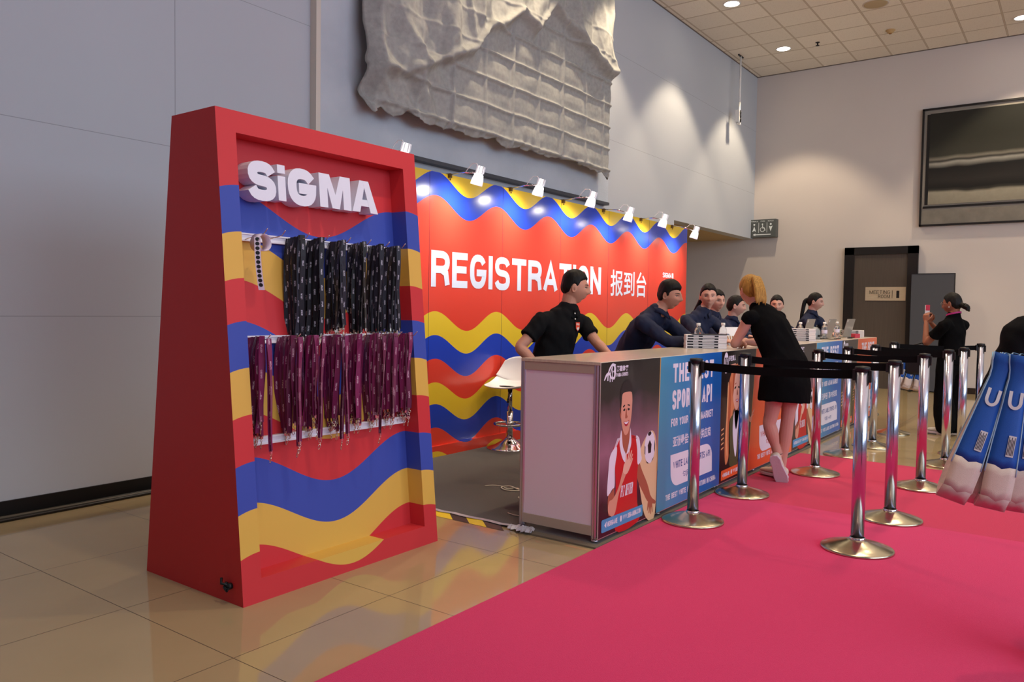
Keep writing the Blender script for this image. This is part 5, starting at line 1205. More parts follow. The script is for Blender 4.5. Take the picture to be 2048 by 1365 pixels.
def person(name_label, J, head_yaw, head_pitch=0.0, head_roll=0.0, fem=False, skin=None, hair='short', hair_m=None, top=None, bottom=None, shoes=None, hs=1.0, voxel=0.0055, hands=None, group=None, face=True, shoulders=1.0):
    """J holds world joints: pelvis, waist, chest, neck, head, shR/L, elR/L, wrR/L, hipR/L, knR/L, anR/L, toR/L"""
    J = {k: Vector(v) for k, v in J.items()}
    dn = (J['head']-J['neck']).normalized()*0.022; J['neck'] += dn
    for k_ in ('shR', 'shL'): J[k_] = J[k_]-Vector((0, 0, 0.012))
    base = Vector((J['pelvis'].x, J['pelvis'].y, J.get('ground', Vector((0, 0, 0))).z))
    t = thing('person', name_label, 'person', base)
    lat = (J['shL']-J['shR']); lat.z = 0; lat.normalize(); hl = (J['hipL']-J['hipR']); hl.z = 0; hl.normalize(); sl = (lat+hl).normalized()
    f = 0.90 if fem else 1.0
    b = MB()
    tor = [J['pelvis']-Vector((0, 0, 0.03)), J['pelvis']+Vector((0, 0, 0.02)), J['waist'], J['waist'].lerp(J['chest'], 0.6), J['chest'], J['chest'].lerp(J['neck'], 0.55), J['neck']-Vector((0, 0, 0.0))]
    tr = [(0.125*f, 0.080*f), (0.158*f+(0.012 if fem else 0), 0.105*f), (0.130*f, 0.092*f), (0.146*f, 0.102*f), (0.152*f*shoulders, 0.104*f), (0.120*f*shoulders, 0.074*f), (0.062*f, 0.057*f)]
    loft(b, tor, tr, sl, 24)
    R3 = Matrix.Rotation(head_yaw, 3, 'Z') @ Matrix.Rotation(-head_pitch, 3, 'Y') @ Matrix.Rotation(head_roll, 3, 'X')
    H = J['head']; hp = lambda p: H+R3 @ (Vector(p)*hs)
    loft(b, [J['neck']-Vector((0, 0, 0.03)), J['neck']+(hp((-0.03, 0, -0.06))-J['neck'])*0.45, hp((-0.022, 0, -0.055))], [(0.064*f, 0.062*f), (0.054*f, 0.054*f), (0.052*f, 0.055*f)], lat, 18)
    U_, F_ = ico(); HV = [head_point(u, fem) for u in U_]
    b.add([hp(v) for v in HV], F_, None, True)
    for s_ in (-1, 1):                               # ears
        e0 = [(-0.006+0.013*math.cos(a), s_*(0.072+0.007*math.sin(a*0.5)), -0.004+0.027*math.sin(a)) for a in [2*PI*i/14 for i in range(14)]]
        b.tube([hp(p) for p in e0], 0.0048*hs, n=8, closed=True); loft(b, [hp((-0.004, s_*0.066, -0.018)), hp((-0.006, s_*0.076, 0.0)), hp((-0.008, s_*0.074, 0.014))], [(0.004, 0.009)]*3, lat, 8)
    for s_, S_ in (('R', -1), ('L', 1)):
        sh, el, wr = J['sh'+s_], J['el'+s_], J['wr'+s_]
        loft(b, [J['chest'].lerp(J['neck'], 0.40)+(sh-J['neck'])*0.24-Vector((0, 0, 0.015)), sh, sh.lerp(el, 0.35), sh.lerp(el, 0.75), el, el.lerp(wr, 0.25), el.lerp(wr, 0.7), wr], [0.056*f, 0.052*f, 0.046*f, 0.040*f, 0.037*f, 0.039*f, 0.030*f, (0.026*f, 0.021*f)], lat, 16)
        hi, kn, an, to = J['hip'+s_], J['kn'+s_], J['an'+s_], J['to'+s_]
        loft(b, [hi+Vector((0, 0, 0.03)), hi, hi.lerp(kn, 0.4), hi.lerp(kn, 0.85), kn, kn.lerp(an, 0.28), kn.lerp(an, 0.75), an], [0.088*f, 0.087*f, 0.076*f, 0.057*f, 0.053*f, 0.056*f, 0.037*f, 0.036*f], hl, 16)
        loft(b, [an, an.lerp(to, 0.35), an.lerp(to, 0.7)], [0.034, 0.026, 0.014], hl, 12)
        if hands and s_ in hands:
            h = hands[s_]; hand(b, wr, h[0], h[1], h[2], 0.94*f+0.02, h[3])
    sk = bake('body', b, skin, t, base, voxel, 1)
    # eyes, brows, lips sit in and on the face
    def surf(y, z):
        best = None
        for v in HV:
            if v.x > 0.03:
                d = (v.y-y)**2+(v.z-z)**2
                if best is None or d < best[0]: best = (d, v.x)
        return best[1]
    if face:
        for s_ in (-1, 1):
            ex = surf(s_*0.031, 0.004)
            e = MB(); c = Vector((ex-0.0085, s_*0.031, 0.004)); rs = []
            for i in range(9):
                a = -PI/2+PI*i/8; rs.append([hp(c+Vector((0.0125*math.sin(PI*0)+0.0118*math.cos(a)*math.cos(2*PI*j/16), 0.0142*math.cos(a)*math.sin(2*PI*j/16), 0.0062*math.sin(a)))) for j in range(16)])
            e.rings(rs); eo = e.make('eye', M_eyew, t, base)
            e = MB(); e.sphere((0, 0, 0), 1.0, n=14, k=8); e.v = [tuple(hp(c+Vector((0.0098+0.0032*v[0], 0.0054*v[1], 0.0056*v[2])))) for v in e.v]; e.make('iris', M_iris, eo, base)
            e = MB(); e.tube([hp((surf(s_*(0.031+q_), 0.0105-abs(q_)*0.16)+0.0012, s_*(0.031+q_), 0.0108-abs(q_)*0.20)) for q_ in (-0.014, -0.007, 0, 0.007, 0.015)], [0.0010*hs, 0.0016*hs, 0.0018*hs, 0.0017*hs, 0.0010*hs], n=6); e.make('eyelid_line', M_brow, t, base)
            e = MB(); e.tube([hp((surf(s_*(0.031+q_), 0.026)+0.0010, s_*(0.031+q_), 0.0245+0.003*math.cos(q_*70))) for q_ in (-0.017, -0.008, 0.002, 0.012, 0.020)], [0.0016*hs, 0.0030*hs, 0.0030*hs, 0.0022*hs, 0.0010*hs], n=6); e.make('eyebrow', M_brow, t, base)
        e = MB()
        for z_, th in ((-0.0590, 0.0028), (-0.0668, 0.0034)):
            e.tube([hp((surf(q_, z_)-0.0024, q_, z_+(0.0022*ga(q_, 0.010) if z_ > -0.06 else 0.002*abs(q_)*40*0.02))) for q_ in (-0.021, -0.012, 0, 0.012, 0.021)], [0.0010*hs, th*0.8*hs, th*hs, th*0.8*hs, 0.0010*hs], n=8)
        e.make('lips', M_lips, t, base)
    # hair: a shell grown from the scalp, sinking under the skin where there is none
    hm = hair_m or H_black; h = MB(); vs = []
    for u, v in zip(U_, HV):
        line = lerp_tab(HLINE[hair], v.x)+0.004*noise.noise((v.x*90, v.y*90, 1))-0.010*smooth01(0.02, 0.0, abs(v.y))*(1 if v.x > 0.05 else 0)
        m_ = smooth01(line-0.010, line+0.010, v.z)
        top_ = smooth01(0.02, 0.10, v.z)
        th = {'short': 0.010+0.014*top_, 'crop': 0.004+0.014*top_, 'pulled': 0.007+0.004*top_, 'blonde': 0.010+0.006*top_}[hair]
        th += 0.0025*noise.noise((v.x*60, v.y*60, v.z*30))
        nn = Vector((v.x, v.y, max(v.z, -0.02)*0.9)).normalized()
        vs.append(hp(v+nn*(-0.010*(1-m_)+th*m_)))
    h.add(vs, F_, None, True)
    if hair == 'pulled' and 'tail' in J:
        T_ = J['tail']; a = hp((-0.085, 0, 0.035)); loft(h, [a, a.lerp(T_, 0.25)+Vector((0, 0, 0.03))+(R3 @ Vector((-0.02, 0, 0))), a.lerp(T_, 0.6)+(R3 @ Vector((-0.012, 0, 0))), T_], [0.020, 0.026, 0.024, 0.010], lat, 12)
    if hair == 'pulled' and 'bun' in J:
        B_ = J['bun']; loft(h, [hp((-0.08, 0, -0.01)), B_], [0.028, 0.030], lat, 14)
        for k in range(6):
            a = k*PI/3; loft(h, [B_+Vector((0.018*math.cos(a), 0.03*math.sin(a)*0.4, 0.024*math.sin(a))), B_+Vector((0.03*math.cos(a+.8), 0.02*math.sin(a), 0.036*math.sin(a+.8)))], [0.018, 0.012], lat, 10)
    if hair == 'blonde':
        T_ = J['tail']; a = hp((-0.075, 0, 0.075)); bk_ = R3 @ Vector((-1, 0, 0))
        for k in range(5):
            o_ = (R3 @ Vector((0, 1, 0)))*(0.011*(k-2)); e2 = T_+o_*1.6+Vector((0, 0, 0.012*(k % 3)))
            loft(h, [a-bk_*0.01, a+bk_*0.020+o_+Vector((0, 0, 0.012)), a.lerp(T_, 0.4)+bk_*0.034+o_*1.4, a.lerp(T_, 0.75)+bk_*0.018+o_*1.6, e2], [0.012, 0.016, 0.017, 0.014, 0.004], lat, 10)
    if 'strand' in J:
        for s_ in (-1, 1): loft(h, [hp((0.06, s_*0.045, 0.05)), hp((0.062, s_*0.066, 0.01)), hp((0.05, s_*0.070, -0.04)), hp((0.045, s_*0.066, -0.085))], [0.006, 0.006, 0.005, 0.002], lat, 8)
    ho = bake('hair', h, hm, t, base, 0.004 if voxel < 0.007 else 0.006, 1)
    # clothes
    if top:
        c = MB(); g_ = top.get('ease', 0.014); kind = top['kind']; tt = list(tor); rr_ = [(a+g_, d+g_) for a, d in tr]
        tt[0] = J['pelvis']-Vector((0, 0, 0.07)); rr_[0] = (0.186*f, 0.138*f); rr_[1] = (rr_[1][0]+0.010, rr_[1][1]+0.014); tt[-1] = J['neck']-(J['neck']-J['chest']).normalized()*0.022; rr_[-1] = (0.080*f, 0.074*f); rr_[2] = (rr_[2][0]+0.012, rr_[2][1]+0.012)
        if kind == 'dress':
            hm_ = J['hem']; tt = [hm_, hm_.lerp(J['pelvis'], 0.5)]+tt[1:]; hw = top.get('hemw', (0.19, 0.15)); rr_ = [hw, (hw[0]*0.97, hw[1]*1.0)]+rr_[1:]
        loft(c, tt, rr_, sl, 28, flat0=True)
        for s_ in 'RL':
            sh, el, wr = J['sh'+s_], J['el'+s_], J['wr'+s_]; st = J['chest'].lerp(J['neck'], 0.42)+(sh-J['neck'])*0.30-Vector((0, 0, 0.012))
            sv = top['sleeve']
            tz = J['neck']-(J['neck']-J['chest']).normalized()*0.062; loft(c, [tz, tz.lerp(sh, 0.5)-Vector((0, 0, 0.006)), sh], [0.050*f, 0.056*f, 0.060*f], lat, 18)
            if sv == 'long': loft(c, [st, sh, sh.lerp(el, 0.4), el, el.lerp(wr, 0.5), el.lerp(wr, 0.93)], [0.066*f, 0.064*f, 0.056*f, 0.049*f, 0.043*f, 0.036*f], lat, 18, flat1=True)
            elif sv == 'elbow': loft(c, [st, sh, sh.lerp(el, 0.4), sh.lerp(el, 0.92)], [0.074*f, 0.072*f, 0.064*f, 0.060*f], lat, 18)
            elif sv == 'short': loft(c, [st, sh, sh.lerp(el, 0.35), sh.lerp(el, 0.62)], [0.056*f, 0.064*f, 0.060*f, 0.062*f], lat, 18, flat1=True)
            else: loft(c, [st, sh, sh.lerp(el, 0.14)], [0.058*f, 0.057*f, 0.055*f], lat, 18, flat1=True)
        co_ = bake(top['name'], c, top['mat'], t, base, 0.0065 if voxel < 0.007 else 0.009, 2, fold=top.get('fold', (0.0095, 10, hs*7+base.x)))
        if top.get('collar'):
            k = MB(); n_ = 24; up = (H-J['neck']).normalized(); fw = Vector((math.cos(top['collar']), math.sin(top['collar']), 0)); sd_ = Vector((-fw.y, fw.x, 0)); cc = J['neck']+Vector((0, 0, 0.002)); rs = []
            for j in range(n_+1):
                a = R_(14)+(2*PI-2*R_(14))*j/n_; q_ = 0.5+0.5*math.cos(a); w = 0.060*f
                p = cc+fw*math.cos(a)*w*(1.02+0.20*q_**3)+sd_*math.sin(a)*w*(1-0.25*q_**6)-Vector((0, 0, 0.012+0.045*q_**4)); o2 = (fw*math.cos(a)+sd_*math.sin(a))
                rs.append([p+o2*0.000+Vector((0, 0, 0.028*(1-q_**8*0.6))), p+o2*0.007+Vector((0, 0, 0.029*(1-q_**8*0.6))), p+o2*0.024-Vector((0, 0, 0.010+0.022*q_**4)), p+o2*0.016-Vector((0, 0, 0.012+0.020*q_**4)), p+o2*0.003-Vector((0, 0, 0.006))])
            k.rings(rs, None, True, True); k.make('collar', top['mat'], t, base)
        if 'extra' in top: top['extra'](t, base, J, lat)
    if bottom:
        c = MB(); wd = bottom.get('wide', 1.0)
        loft(c, [J['pelvis']-Vector((0, 0, 0.10)), J['pelvis']-Vector((0, 0, 0.02)), J['pelvis']+Vector((0, 0, 0.05)), J['waist']-Vector((0, 0, 0.02))], [(0.150*f, 0.122*f), (0.182*f, 0.132*f), (0.180*f, 0.126*f), (0.148*f, 0.108*f)], hl, 22)
        for s_ in 'RL':
            hi, kn, an = J['hip'+s_], J['kn'+s_], J['an'+s_]
            loft(c, [hi+Vector((0, 0, 0.02)), hi.lerp(kn, 0.4), kn, kn.lerp(an, 0.5), kn.lerp(an, 0.97)], [0.100*f, 0.088*f*wd**.3, 0.070*wd**.6*f, 0.066*wd*f, 0.062*wd*f], hl, 18)
        bake('trousers', c, bottom['mat'], t, base, 0.010, 2, fold=(0.005, 8, 3))
    if shoes:
        for s_ in 'RL':
            an, to = J['an'+s_], J['to'+s_]; shoe(t, base, an, to, shoes, J.get('sole'+s_))
    return t
def shoe(t, base, an, to, m, up=None):
    up = Vector(up) if up is not None else Vector((0, 0, 1)); d = (to-an); d = d-up*d.dot(up); d.normalize(); sd_ = up.cross(d)
    heel = an-d*0.045; heel = heel+up*((to-heel).dot(up)); s = MB()
    def ring(x, w, h0, h1): return [heel+d*x+sd_*w*math.cos(a)+up*(h0+(h1-h0)*(0.5+0.5*math.sin(a))) for a in [2*PI*j/16 for j in range(16)]]
    s.rings([ring(x, w, 0.012, h) for x, w, h in ((-0.008, 0.012, 0.05), (0.0, 0.030, 0.075), (0.03, 0.036, 0.088), (0.07, 0.037, 0.085), (0.11, 0.040, 0.068), (0.16, 0.045, 0.056), (0.21, 0.042, 0.048), (0.245, 0.028, 0.036), (0.255, 0.010, 0.028))])
    so = s.make('shoe', m, t, base)
    s = MB(); ol = [(-0.014, 0), (-0.006, 0.026), (0.03, 0.038), (0.08, 0.036), (0.13, 0.042), (0.18, 0.048), (0.225, 0.042), (0.252, 0.024), (0.262, 0)]
    ol = ol+[(x, -w) for x, w in ol[-2:0:-1]]
    s.prism(ol, lambda u, v: heel+d*u+sd_*v+up*(-0.006), up*0.022); s.make('sole', M_sole, so, base, bevel=0.004)
    s = MB()
    for k in range(4): s.tube([heel+d*(0.10+0.022*k)+sd_*w+up*(0.073-0.006*k-abs(w)*0.35) for w in (-0.022, 0, 0.022)], 0.0028, n=6)
    s.make('laces', M_sole, so, base)
M_sole = mat('pale_rubber_sole', srgb(206, 186, 196), 0.6, bump=0.2, bscale=90)
S_tan = skin_mat('light_brown', (186, 134, 112)); S_fair = skin_mat('fair', (206, 150, 134)); S_dark = skin_mat('brown', (150, 96, 72)); S_lt = skin_mat('light', (198, 150, 132))
C_black = mat('black_jersey', srgb(17, 17, 19), 0.9, bump=0.15, bscale=300, spec=0.15); C_dress = mat('black_cotton_dress', srgb(9, 9, 11), 0.95, bump=0.1, bscale=300, spec=0.1)
C_navy = mat('navy_shirt_cotton', srgb(30, 36, 60), 0.75, bump=0.12, bscale=400, spec=0.25); C_trs = mat('charcoal_trousers', srgb(20, 20, 24), 0.85, spec=0.2); C_blk2 = mat('black_knit', srgb(10, 10, 11), 0.95, spec=0.1)
C_shoe = mat('cream_canvas', srgb(214, 196, 180), 0.7, bump=0.2, bscale=300); C_dshoe = mat('black_leather', srgb(16, 14, 14), 0.35); C_wshoe = mat('white_leather', srgb(216, 210, 204), 0.5)
R_ = math.radians
def legs(px, py, yaw, w=0.085, hip=0.86, lean=0.0, g0=0.009, bend=0.03):
    """standing legs under a pelvis at px, py facing yaw"""
    out = {}; f = Vector((math.cos(yaw), math.sin(yaw), 0)); l = Vector((-f.y, f.x, 0))
    for s_, S_ in (('R', -1), ('L', 1)):
        b = Vector((px, py, 0))+l*w*S_
        out['hip'+s_] = b+Vector((0, 0, hip)); out['kn'+s_] = b+f*bend+Vector((0, 0, 0.47)); out['an'+s_] = b-f*0.01+l*0.01*S_+Vector((0, 0, 0.085+g0)); out['to'+s_] = b+f*0.17+l*0.02*S_+Vector((0, 0, 0.02+g0))
    return out
# 1 man in a black polo shirt
def polo_extra(t, base, J, lat):
    fw = Vector((math.cos(R_(-118)), math.sin(R_(-118)), 0)); c = J['chest']+fw*0.130
    b = MB(); side = Vector((-fw.y, fw.x, 0))
    b.obox(J['neck']+fw*0.078-Vector((0, 0, 0.075)), side, fw, (0, -0.25, 1), 0.014, 0.002, 0.055); b.make('button_placket', C_black, t, base)
    for z in (0.045, 0.085):
        p = J['neck']+fw*(0.082+z*0.14)-Vector((0, 0, z)); MB().sphere(p, (0.0055, 0.0055, 0.0055), n=10, k=6).make('button', M_white, t, base)
    q_ = Vector((4.835, 2.934, 1.165)); nn = Vector((-0.15, -1, 0.05)).normalized(); u_ = nn.cross(Vector((0, 0, 1))).normalized()*-1; w_ = u_.cross(nn)*-1
    f_ = lambda a, b_: q_+u_*a+Vector((0, 0, 1))*b_+nn*0.004
    b = MB(); mo = mat('orange_red_emblem', srgb(214, 66, 40), 0.6); mw = mat('white_embroidery', srgb(214, 206, 200), 0.7)
    b.prism([(-0.022, 0.032), (0.022, 0.032), (0.020, -0.012), (0, -0.032), (-0.020, -0.012)], f_, nn*0.002, mo); f2 = lambda a, b_: Vector(f_(a, b_))+nn*0.0025
    for p in ([(-0.016, 0.026), (-0.004, 0.026), (-0.004, 0.012), (-0.016, 0.012)], [(0.004, 0.026), (0.016, 0.020), (0.010, 0.008), (0.002, 0.014)], [(-0.014, -0.006), (0.014, -0.002), (0.010, -0.018), (0.0, -0.027), (-0.010, -0.018)]): b.prism(p, f2, nn*0.001, mw)
    b.make('chest_emblem', None, t, base)
J = dict(pelvis=(4.80, 3.13, 0.86), waist=(4.79, 3.11, 0.97), chest=(4.80, 3.06, 1.14), neck=(4.845, 3.02, 1.285), head=(4.868, 2.985, 1.445), shR=(4.625, 3.10, 1.215), shL=(4.985, 2.99, 1.205),
         elR=(4.455, 3.165, 1.02), wrR=(4.51, 3.02, 0.86), elL=(4.965, 2.84, 1.045), wrL=(4.905, 2.70, 0.965)); J.update(legs(4.80, 3.15, R_(-95)))
person('man in a black polo with a red chest emblem leaning behind the counter', J, R_(-54), R_(-4), skin=S_tan, hair='crop', top=dict(kind='shirt', name='polo_shirt', mat=C_black, sleeve='short', collar=R_(-118), extra=polo_extra), bottom=dict(mat=C_trs), shoes=C_dshoe, voxel=0.0045, hs=1.02,
       hands={'L': ((-0.1, -0.6, -0.7), (0.3, 0, -1), 0.5, 1), 'R': ((0.5, -0.5, -0.6), (0.6, 0.6, 0), 0.7, -1)})
# 2 man in a navy shirt, forearms on the counter
J = dict(pelvis=(6.06, 3.14, 0.84), waist=(6.02, 3.10, 0.96), chest=(5.96, 2.96, 1.13), neck=(5.955, 2.84, 1.285), head=(5.985, 2.755, 1.415), shR=(5.80, 2.90, 1.205), shL=(6.15, 2.86, 1.205),
         elR=(5.79, 2.66, 1.045), wrR=(5.86, 2.42, 1.045), elL=(6.24, 2.66, 1.045), wrL=(6.02, 2.44, 1.045)); J.update(legs(6.06, 3.16, R_(-95)))
person('young man in a navy shirt leaning his forearms on the counter, looking right', J, R_(-88), R_(-6), skin=S_tan, hair='short', top=dict(kind='shirt', name='navy_shirt', mat=C_navy, sleeve='long', collar=R_(-80)), bottom=dict(mat=C_trs), shoes=C_dshoe, voxel=0.0045,
       hands={'R': ((0.3, -1, 0), (0.3, 0, -1), 0.45, -1), 'L': ((-0.9, -0.4, 0), (0, 0, -1), 0.45, 1)})
# 3 woman in navy looking at the camera
J = dict(pelvis=(7.02, 3.06, 0.85), waist=(7.02, 3.04, 0.97), chest=(7.03, 2.96, 1.13), neck=(7.05, 2.90, 1.285), head=(7.055, 2.85, 1.43), shR=(6.86, 2.98, 1.215), shL=(7.20, 2.86, 1.21),
         elR=(6.68, 2.74, 1.045), wrR=(6.52, 2.48, 1.04), elL=(7.16, 2.68, 1.045), wrL=(6.94, 2.44, 1.04), tail=(7.10, 3.02, 1.27)); J.update(legs(7.02, 3.08, R_(-100)))
person('woman in a navy shirt with tied dark hair looking straight at the camera', J, R_(-152), R_(-2), fem=True, skin=S_lt, hair='pulled', top=dict(kind='shirt', name='navy_shirt', mat=C_navy, sleeve='long', collar=R_(-130)), bottom=dict(mat=C_trs), shoes=C_dshoe, voxel=0.0045,
       hands={'R': ((-0.3, -1, 0), (0.3, 0, -1), 0.45, -1), 'L': ((-0.9, -0.4, 0), (0, 0, -1), 0.45, 1)})
def staff(label, hx, hy, hz, hyaw, byaw, hand_y=2.47, tail=None, skin=S_lt, pitch=-3, lap=0.0):
    f = Vector((math.cos(byaw), math.sin(byaw), 0)); l = Vector((-f.y, f.x, 0)); h = Vector((hx, hy, hz)); nk = h-f*0.035-Vector((0, 0, 0.145)); ch = nk-f*0.06-Vector((0, 0, 0.155)); wa = ch-f*0.07-Vector((0, 0, 0.16)); pe = wa-f*0.02-Vector((0, 0, 0.11))
    J = dict(pelvis=pe, waist=wa, chest=ch, neck=nk, head=h, shR=nk-l*0.165-Vector((0, 0, 0.075)), shL=nk+l*0.165-Vector((0, 0, 0.075)))
    for s_, S_ in (('R', -1), ('L', 1)):
        e = J['sh'+s_]+f*0.13+l*0.05*S_; e.z = 1.055; w = e+f*0.20-l*0.06*S_; w.z = 1.045; J['el'+s_] = e; J['wr'+s_] = w
    if tail: J['tail'] = Vector(tail)
    J.update(legs(pe.x, pe.y, byaw, hip=pe.z+0.0))
    return person(label, J, hyaw, R_(pitch), fem=True, skin=skin, hair='pulled', top=dict(kind='shirt', name='navy_shirt', mat=C_navy, sleeve='long', collar=hyaw), bottom=dict(mat=C_trs), shoes=C_dshoe, voxel=0.006, hs=0.98,
                  hands={'R': (f, (0, 0, -1), 0.4, -1), 'L': (f, (0, 0, -1), 0.4, 1)})
staff('woman mostly hidden behind the shoulder of the woman looking at the camera', 7.70, 3.02, 1.398, R_(-128), R_(-95))
staff('woman in navy half hidden left of the leaning woman\'s arm', 8.40, 3.08, 1.355, R_(-70), R_(-95))
staff('woman in navy whose face shows over the leaning woman\'s back, facing the camera', 9.32, 2.92, 1.380, R_(-162), R_(-110))
staff('woman in navy with a ponytail in profile behind the laptops', 10.38, 2.77, 1.435, R_(-84), R_(-100), tail=(10.32, 2.93, 1.20), pitch=-6)
# woman in a black dress leaning on the counter
J = dict(pelvis=(6.00, 1.80, 0.86), waist=(6.01, 1.845, 1.00), chest=(6.03, 1.93, 1.165), neck=(6.06, 2.045, 1.325), head=(6.085, 2.115, 1.455), shR=(6.21, 1.925, 1.255), shL=(5.885, 2.045, 1.255),
         elL=(5.905, 2.165, 1.045), wrL=(6.09, 2.185, 1.050), elR=(6.36, 2.11, 1.045), wrR=(6.20, 2.215, 1.050), hem=(5.98, 1.80, 0.62), tail=(5.955, 1.985, 1.345),
         hipR=(6.07, 1.765, 0.83), hipL=(5.93, 1.825, 0.83), knR=(6.06, 1.795, 0.46), anR=(6.10, 1.84, 0.095), toR=(6.20, 2.03, 0.022), knL=(5.95, 1.895, 0.445), anL=(5.945, 1.845, 0.195), toL=(5.962, 1.800, 0.020), soleL=(1.0, 0.22, 0.30), ground=(0, 0, 0.0))
J['anL'] = (6.035, 1.855, 0.205); J['toL'] = (5.965, 1.800, 0.035)
def dress_extra(t, base, J, lat):
    c = J['neck']; pts = [c+Vector((0.066*math.cos(a), 0.066*math.sin(a), 0.010+0.012*math.sin(a-1.2))) for a in [2*PI*i/24 for i in range(24)]]
    MB().tube(pts, 0.0012, n=5, closed=True).make('necklace', M_clip, t, base)
    a = J['anL']; MB().tube([a+Vector((0.036*math.cos(q_), 0.036*math.sin(q_), 0.005)) for q_ in [2*PI*i/16 for i in range(16)]], 0.0022, n=5, closed=True).make('anklet', M_black, t, base)
person('woman in a short black dress with a blonde ponytail leaning on the counter', J, R_(48), R_(-8), fem=True, skin=S_fair, hair='blonde', hair_m=H_blond, top=dict(kind='dress', name='black_dress', mat=C_dress, sleeve='cap', ease=0.030, hemw=(0.200, 0.175), fold=(0.008, 7, 2), extra=dress_extra), shoes=C_shoe, voxel=0.0045,
       hands={'L': ((0.9, 0.15, 0.1), (0.2, 0.6, -0.7), 0.9, -1), 'R': ((-0.8, -0.2, 0.1), (-0.1, 0.3, -0.9), 0.9, 1)})
# woman holding up a phone
J = dict(pelvis=(9.60, 1.12, 0.84), waist=(9.60, 1.13, 0.96), chest=(9.59, 1.12, 1.12), neck=(9.58, 1.115, 1.275), head=(9.60, 1.135, 1.41), shL=(9.43, 1.175, 1.195), shR=(9.73, 1.045, 1.20),
         elL=(9.50, 1.36, 0.985), wrL=(9.62, 1.385, 1.215), elR=(9.86, 1.22, 1.00), wrR=(9.73, 1.36, 1.215), bun=(9.525, 0.99, 1.375)); J.update(legs(9.60, 1.12, R_(65), g0=0.0))
def phone_extra(t, base, J, lat):
    b = MB(); n_ = 28; c = J['neck']+Vector((0, 0, 0.008))
    b.ribbon([c+Vector((0.072*math.cos(a), 0.072*math.sin(a), 0.0-0.02*math.cos(a-R_(65)))) for a in [2*PI*i/n_ for i in range(n_+1)]], (0, 0, 1), 0.018, 0.0015)
    b.make('lanyard_strap', mat('magenta_ribbon', srgb(176, 40, 120), 0.5), t, base)
    R3 = Matrix.Rotation(R_(70), 3, 'Z'); hp = lambda p: J['head']+R3 @ Vector(p)
    g_ = MB()
    for s_ in (-1, 1):
        g_.tube([hp((0.096, s_*(0.031+0.021*math.cos(a)), 0.004+0.016*math.sin(a))) for a in [2*PI*i/16 for i in range(16)]], 0.0016, n=6, closed=True); g_.tube([hp((0.094, s_*0.052, 0.008)), hp((0.04, s_*0.074, 0.008)), hp((-0.01, s_*0.078, 0.006))], 0.0014, n=6)
    g_.tube([hp((0.098, -0.010, 0.008)), hp((0.102, 0, 0.011)), hp((0.098, 0.010, 0.008))], 0.0014, n=6); g_.make('glasses', M_clip, t, base)
    MB().sphere(hp((-0.004, 0.079, -0.033)), 0.006, n=10, k=6).make('earring', M_white, t, base)
person('woman in black with glasses and a hair bun holding up a phone', J, R_(70), R_(-6), fem=True, skin=S_dark, hair='pulled', top=dict(kind='shirt', name='black_top', mat=C_blk2, sleeve='short', extra=phone_extra), bottom=dict(mat=C_blk2, wide=1.75), shoes=C_wshoe, voxel=0.006,
       hands={'L': ((0.05, 0.05, 1), (0.8, -0.2, 0), 0.75, -1), 'R': ((0.0, 0.05, 1), (-0.8, 0.2, 0), 0.75, 1)})
t = thing('phone', 'phone in a white and red case held up by the woman in black', 'phone', (9.675, 1.385, 1.255), R_(65))
MB().box(-0.005, -0.037, 0.0, 0.005, 0.037, 0.145).make('phone_body', M_paper, t, bevel=0.003); MB().box(-0.0065, -0.037, 0.085, -0.004, 0.037, 0.147).make('case_top', mat('coral_red_case', srgb(214, 60, 90), 0.4), t, bevel=0.001)
t = thing('handbag', 'black shoulder bag hanging from the elbow of the woman with a phone', 'handbag', (9.48, 1.43, 0.0))
MB().box(-0.05, -0.10, 0.64, 0.05, 0.12, 0.86).make('bag_body', C_dshoe, t, bevel=0.03, bseg=4); MB().tube([(0, -0.08, 0.85), (0.01, -0.07, 0.95), (0.02, -0.03, 0.985), (0.02, 0.05, 0.96), (0, 0.10, 0.85)], 0.008, n=8).make('bag_strap', C_dshoe, t)

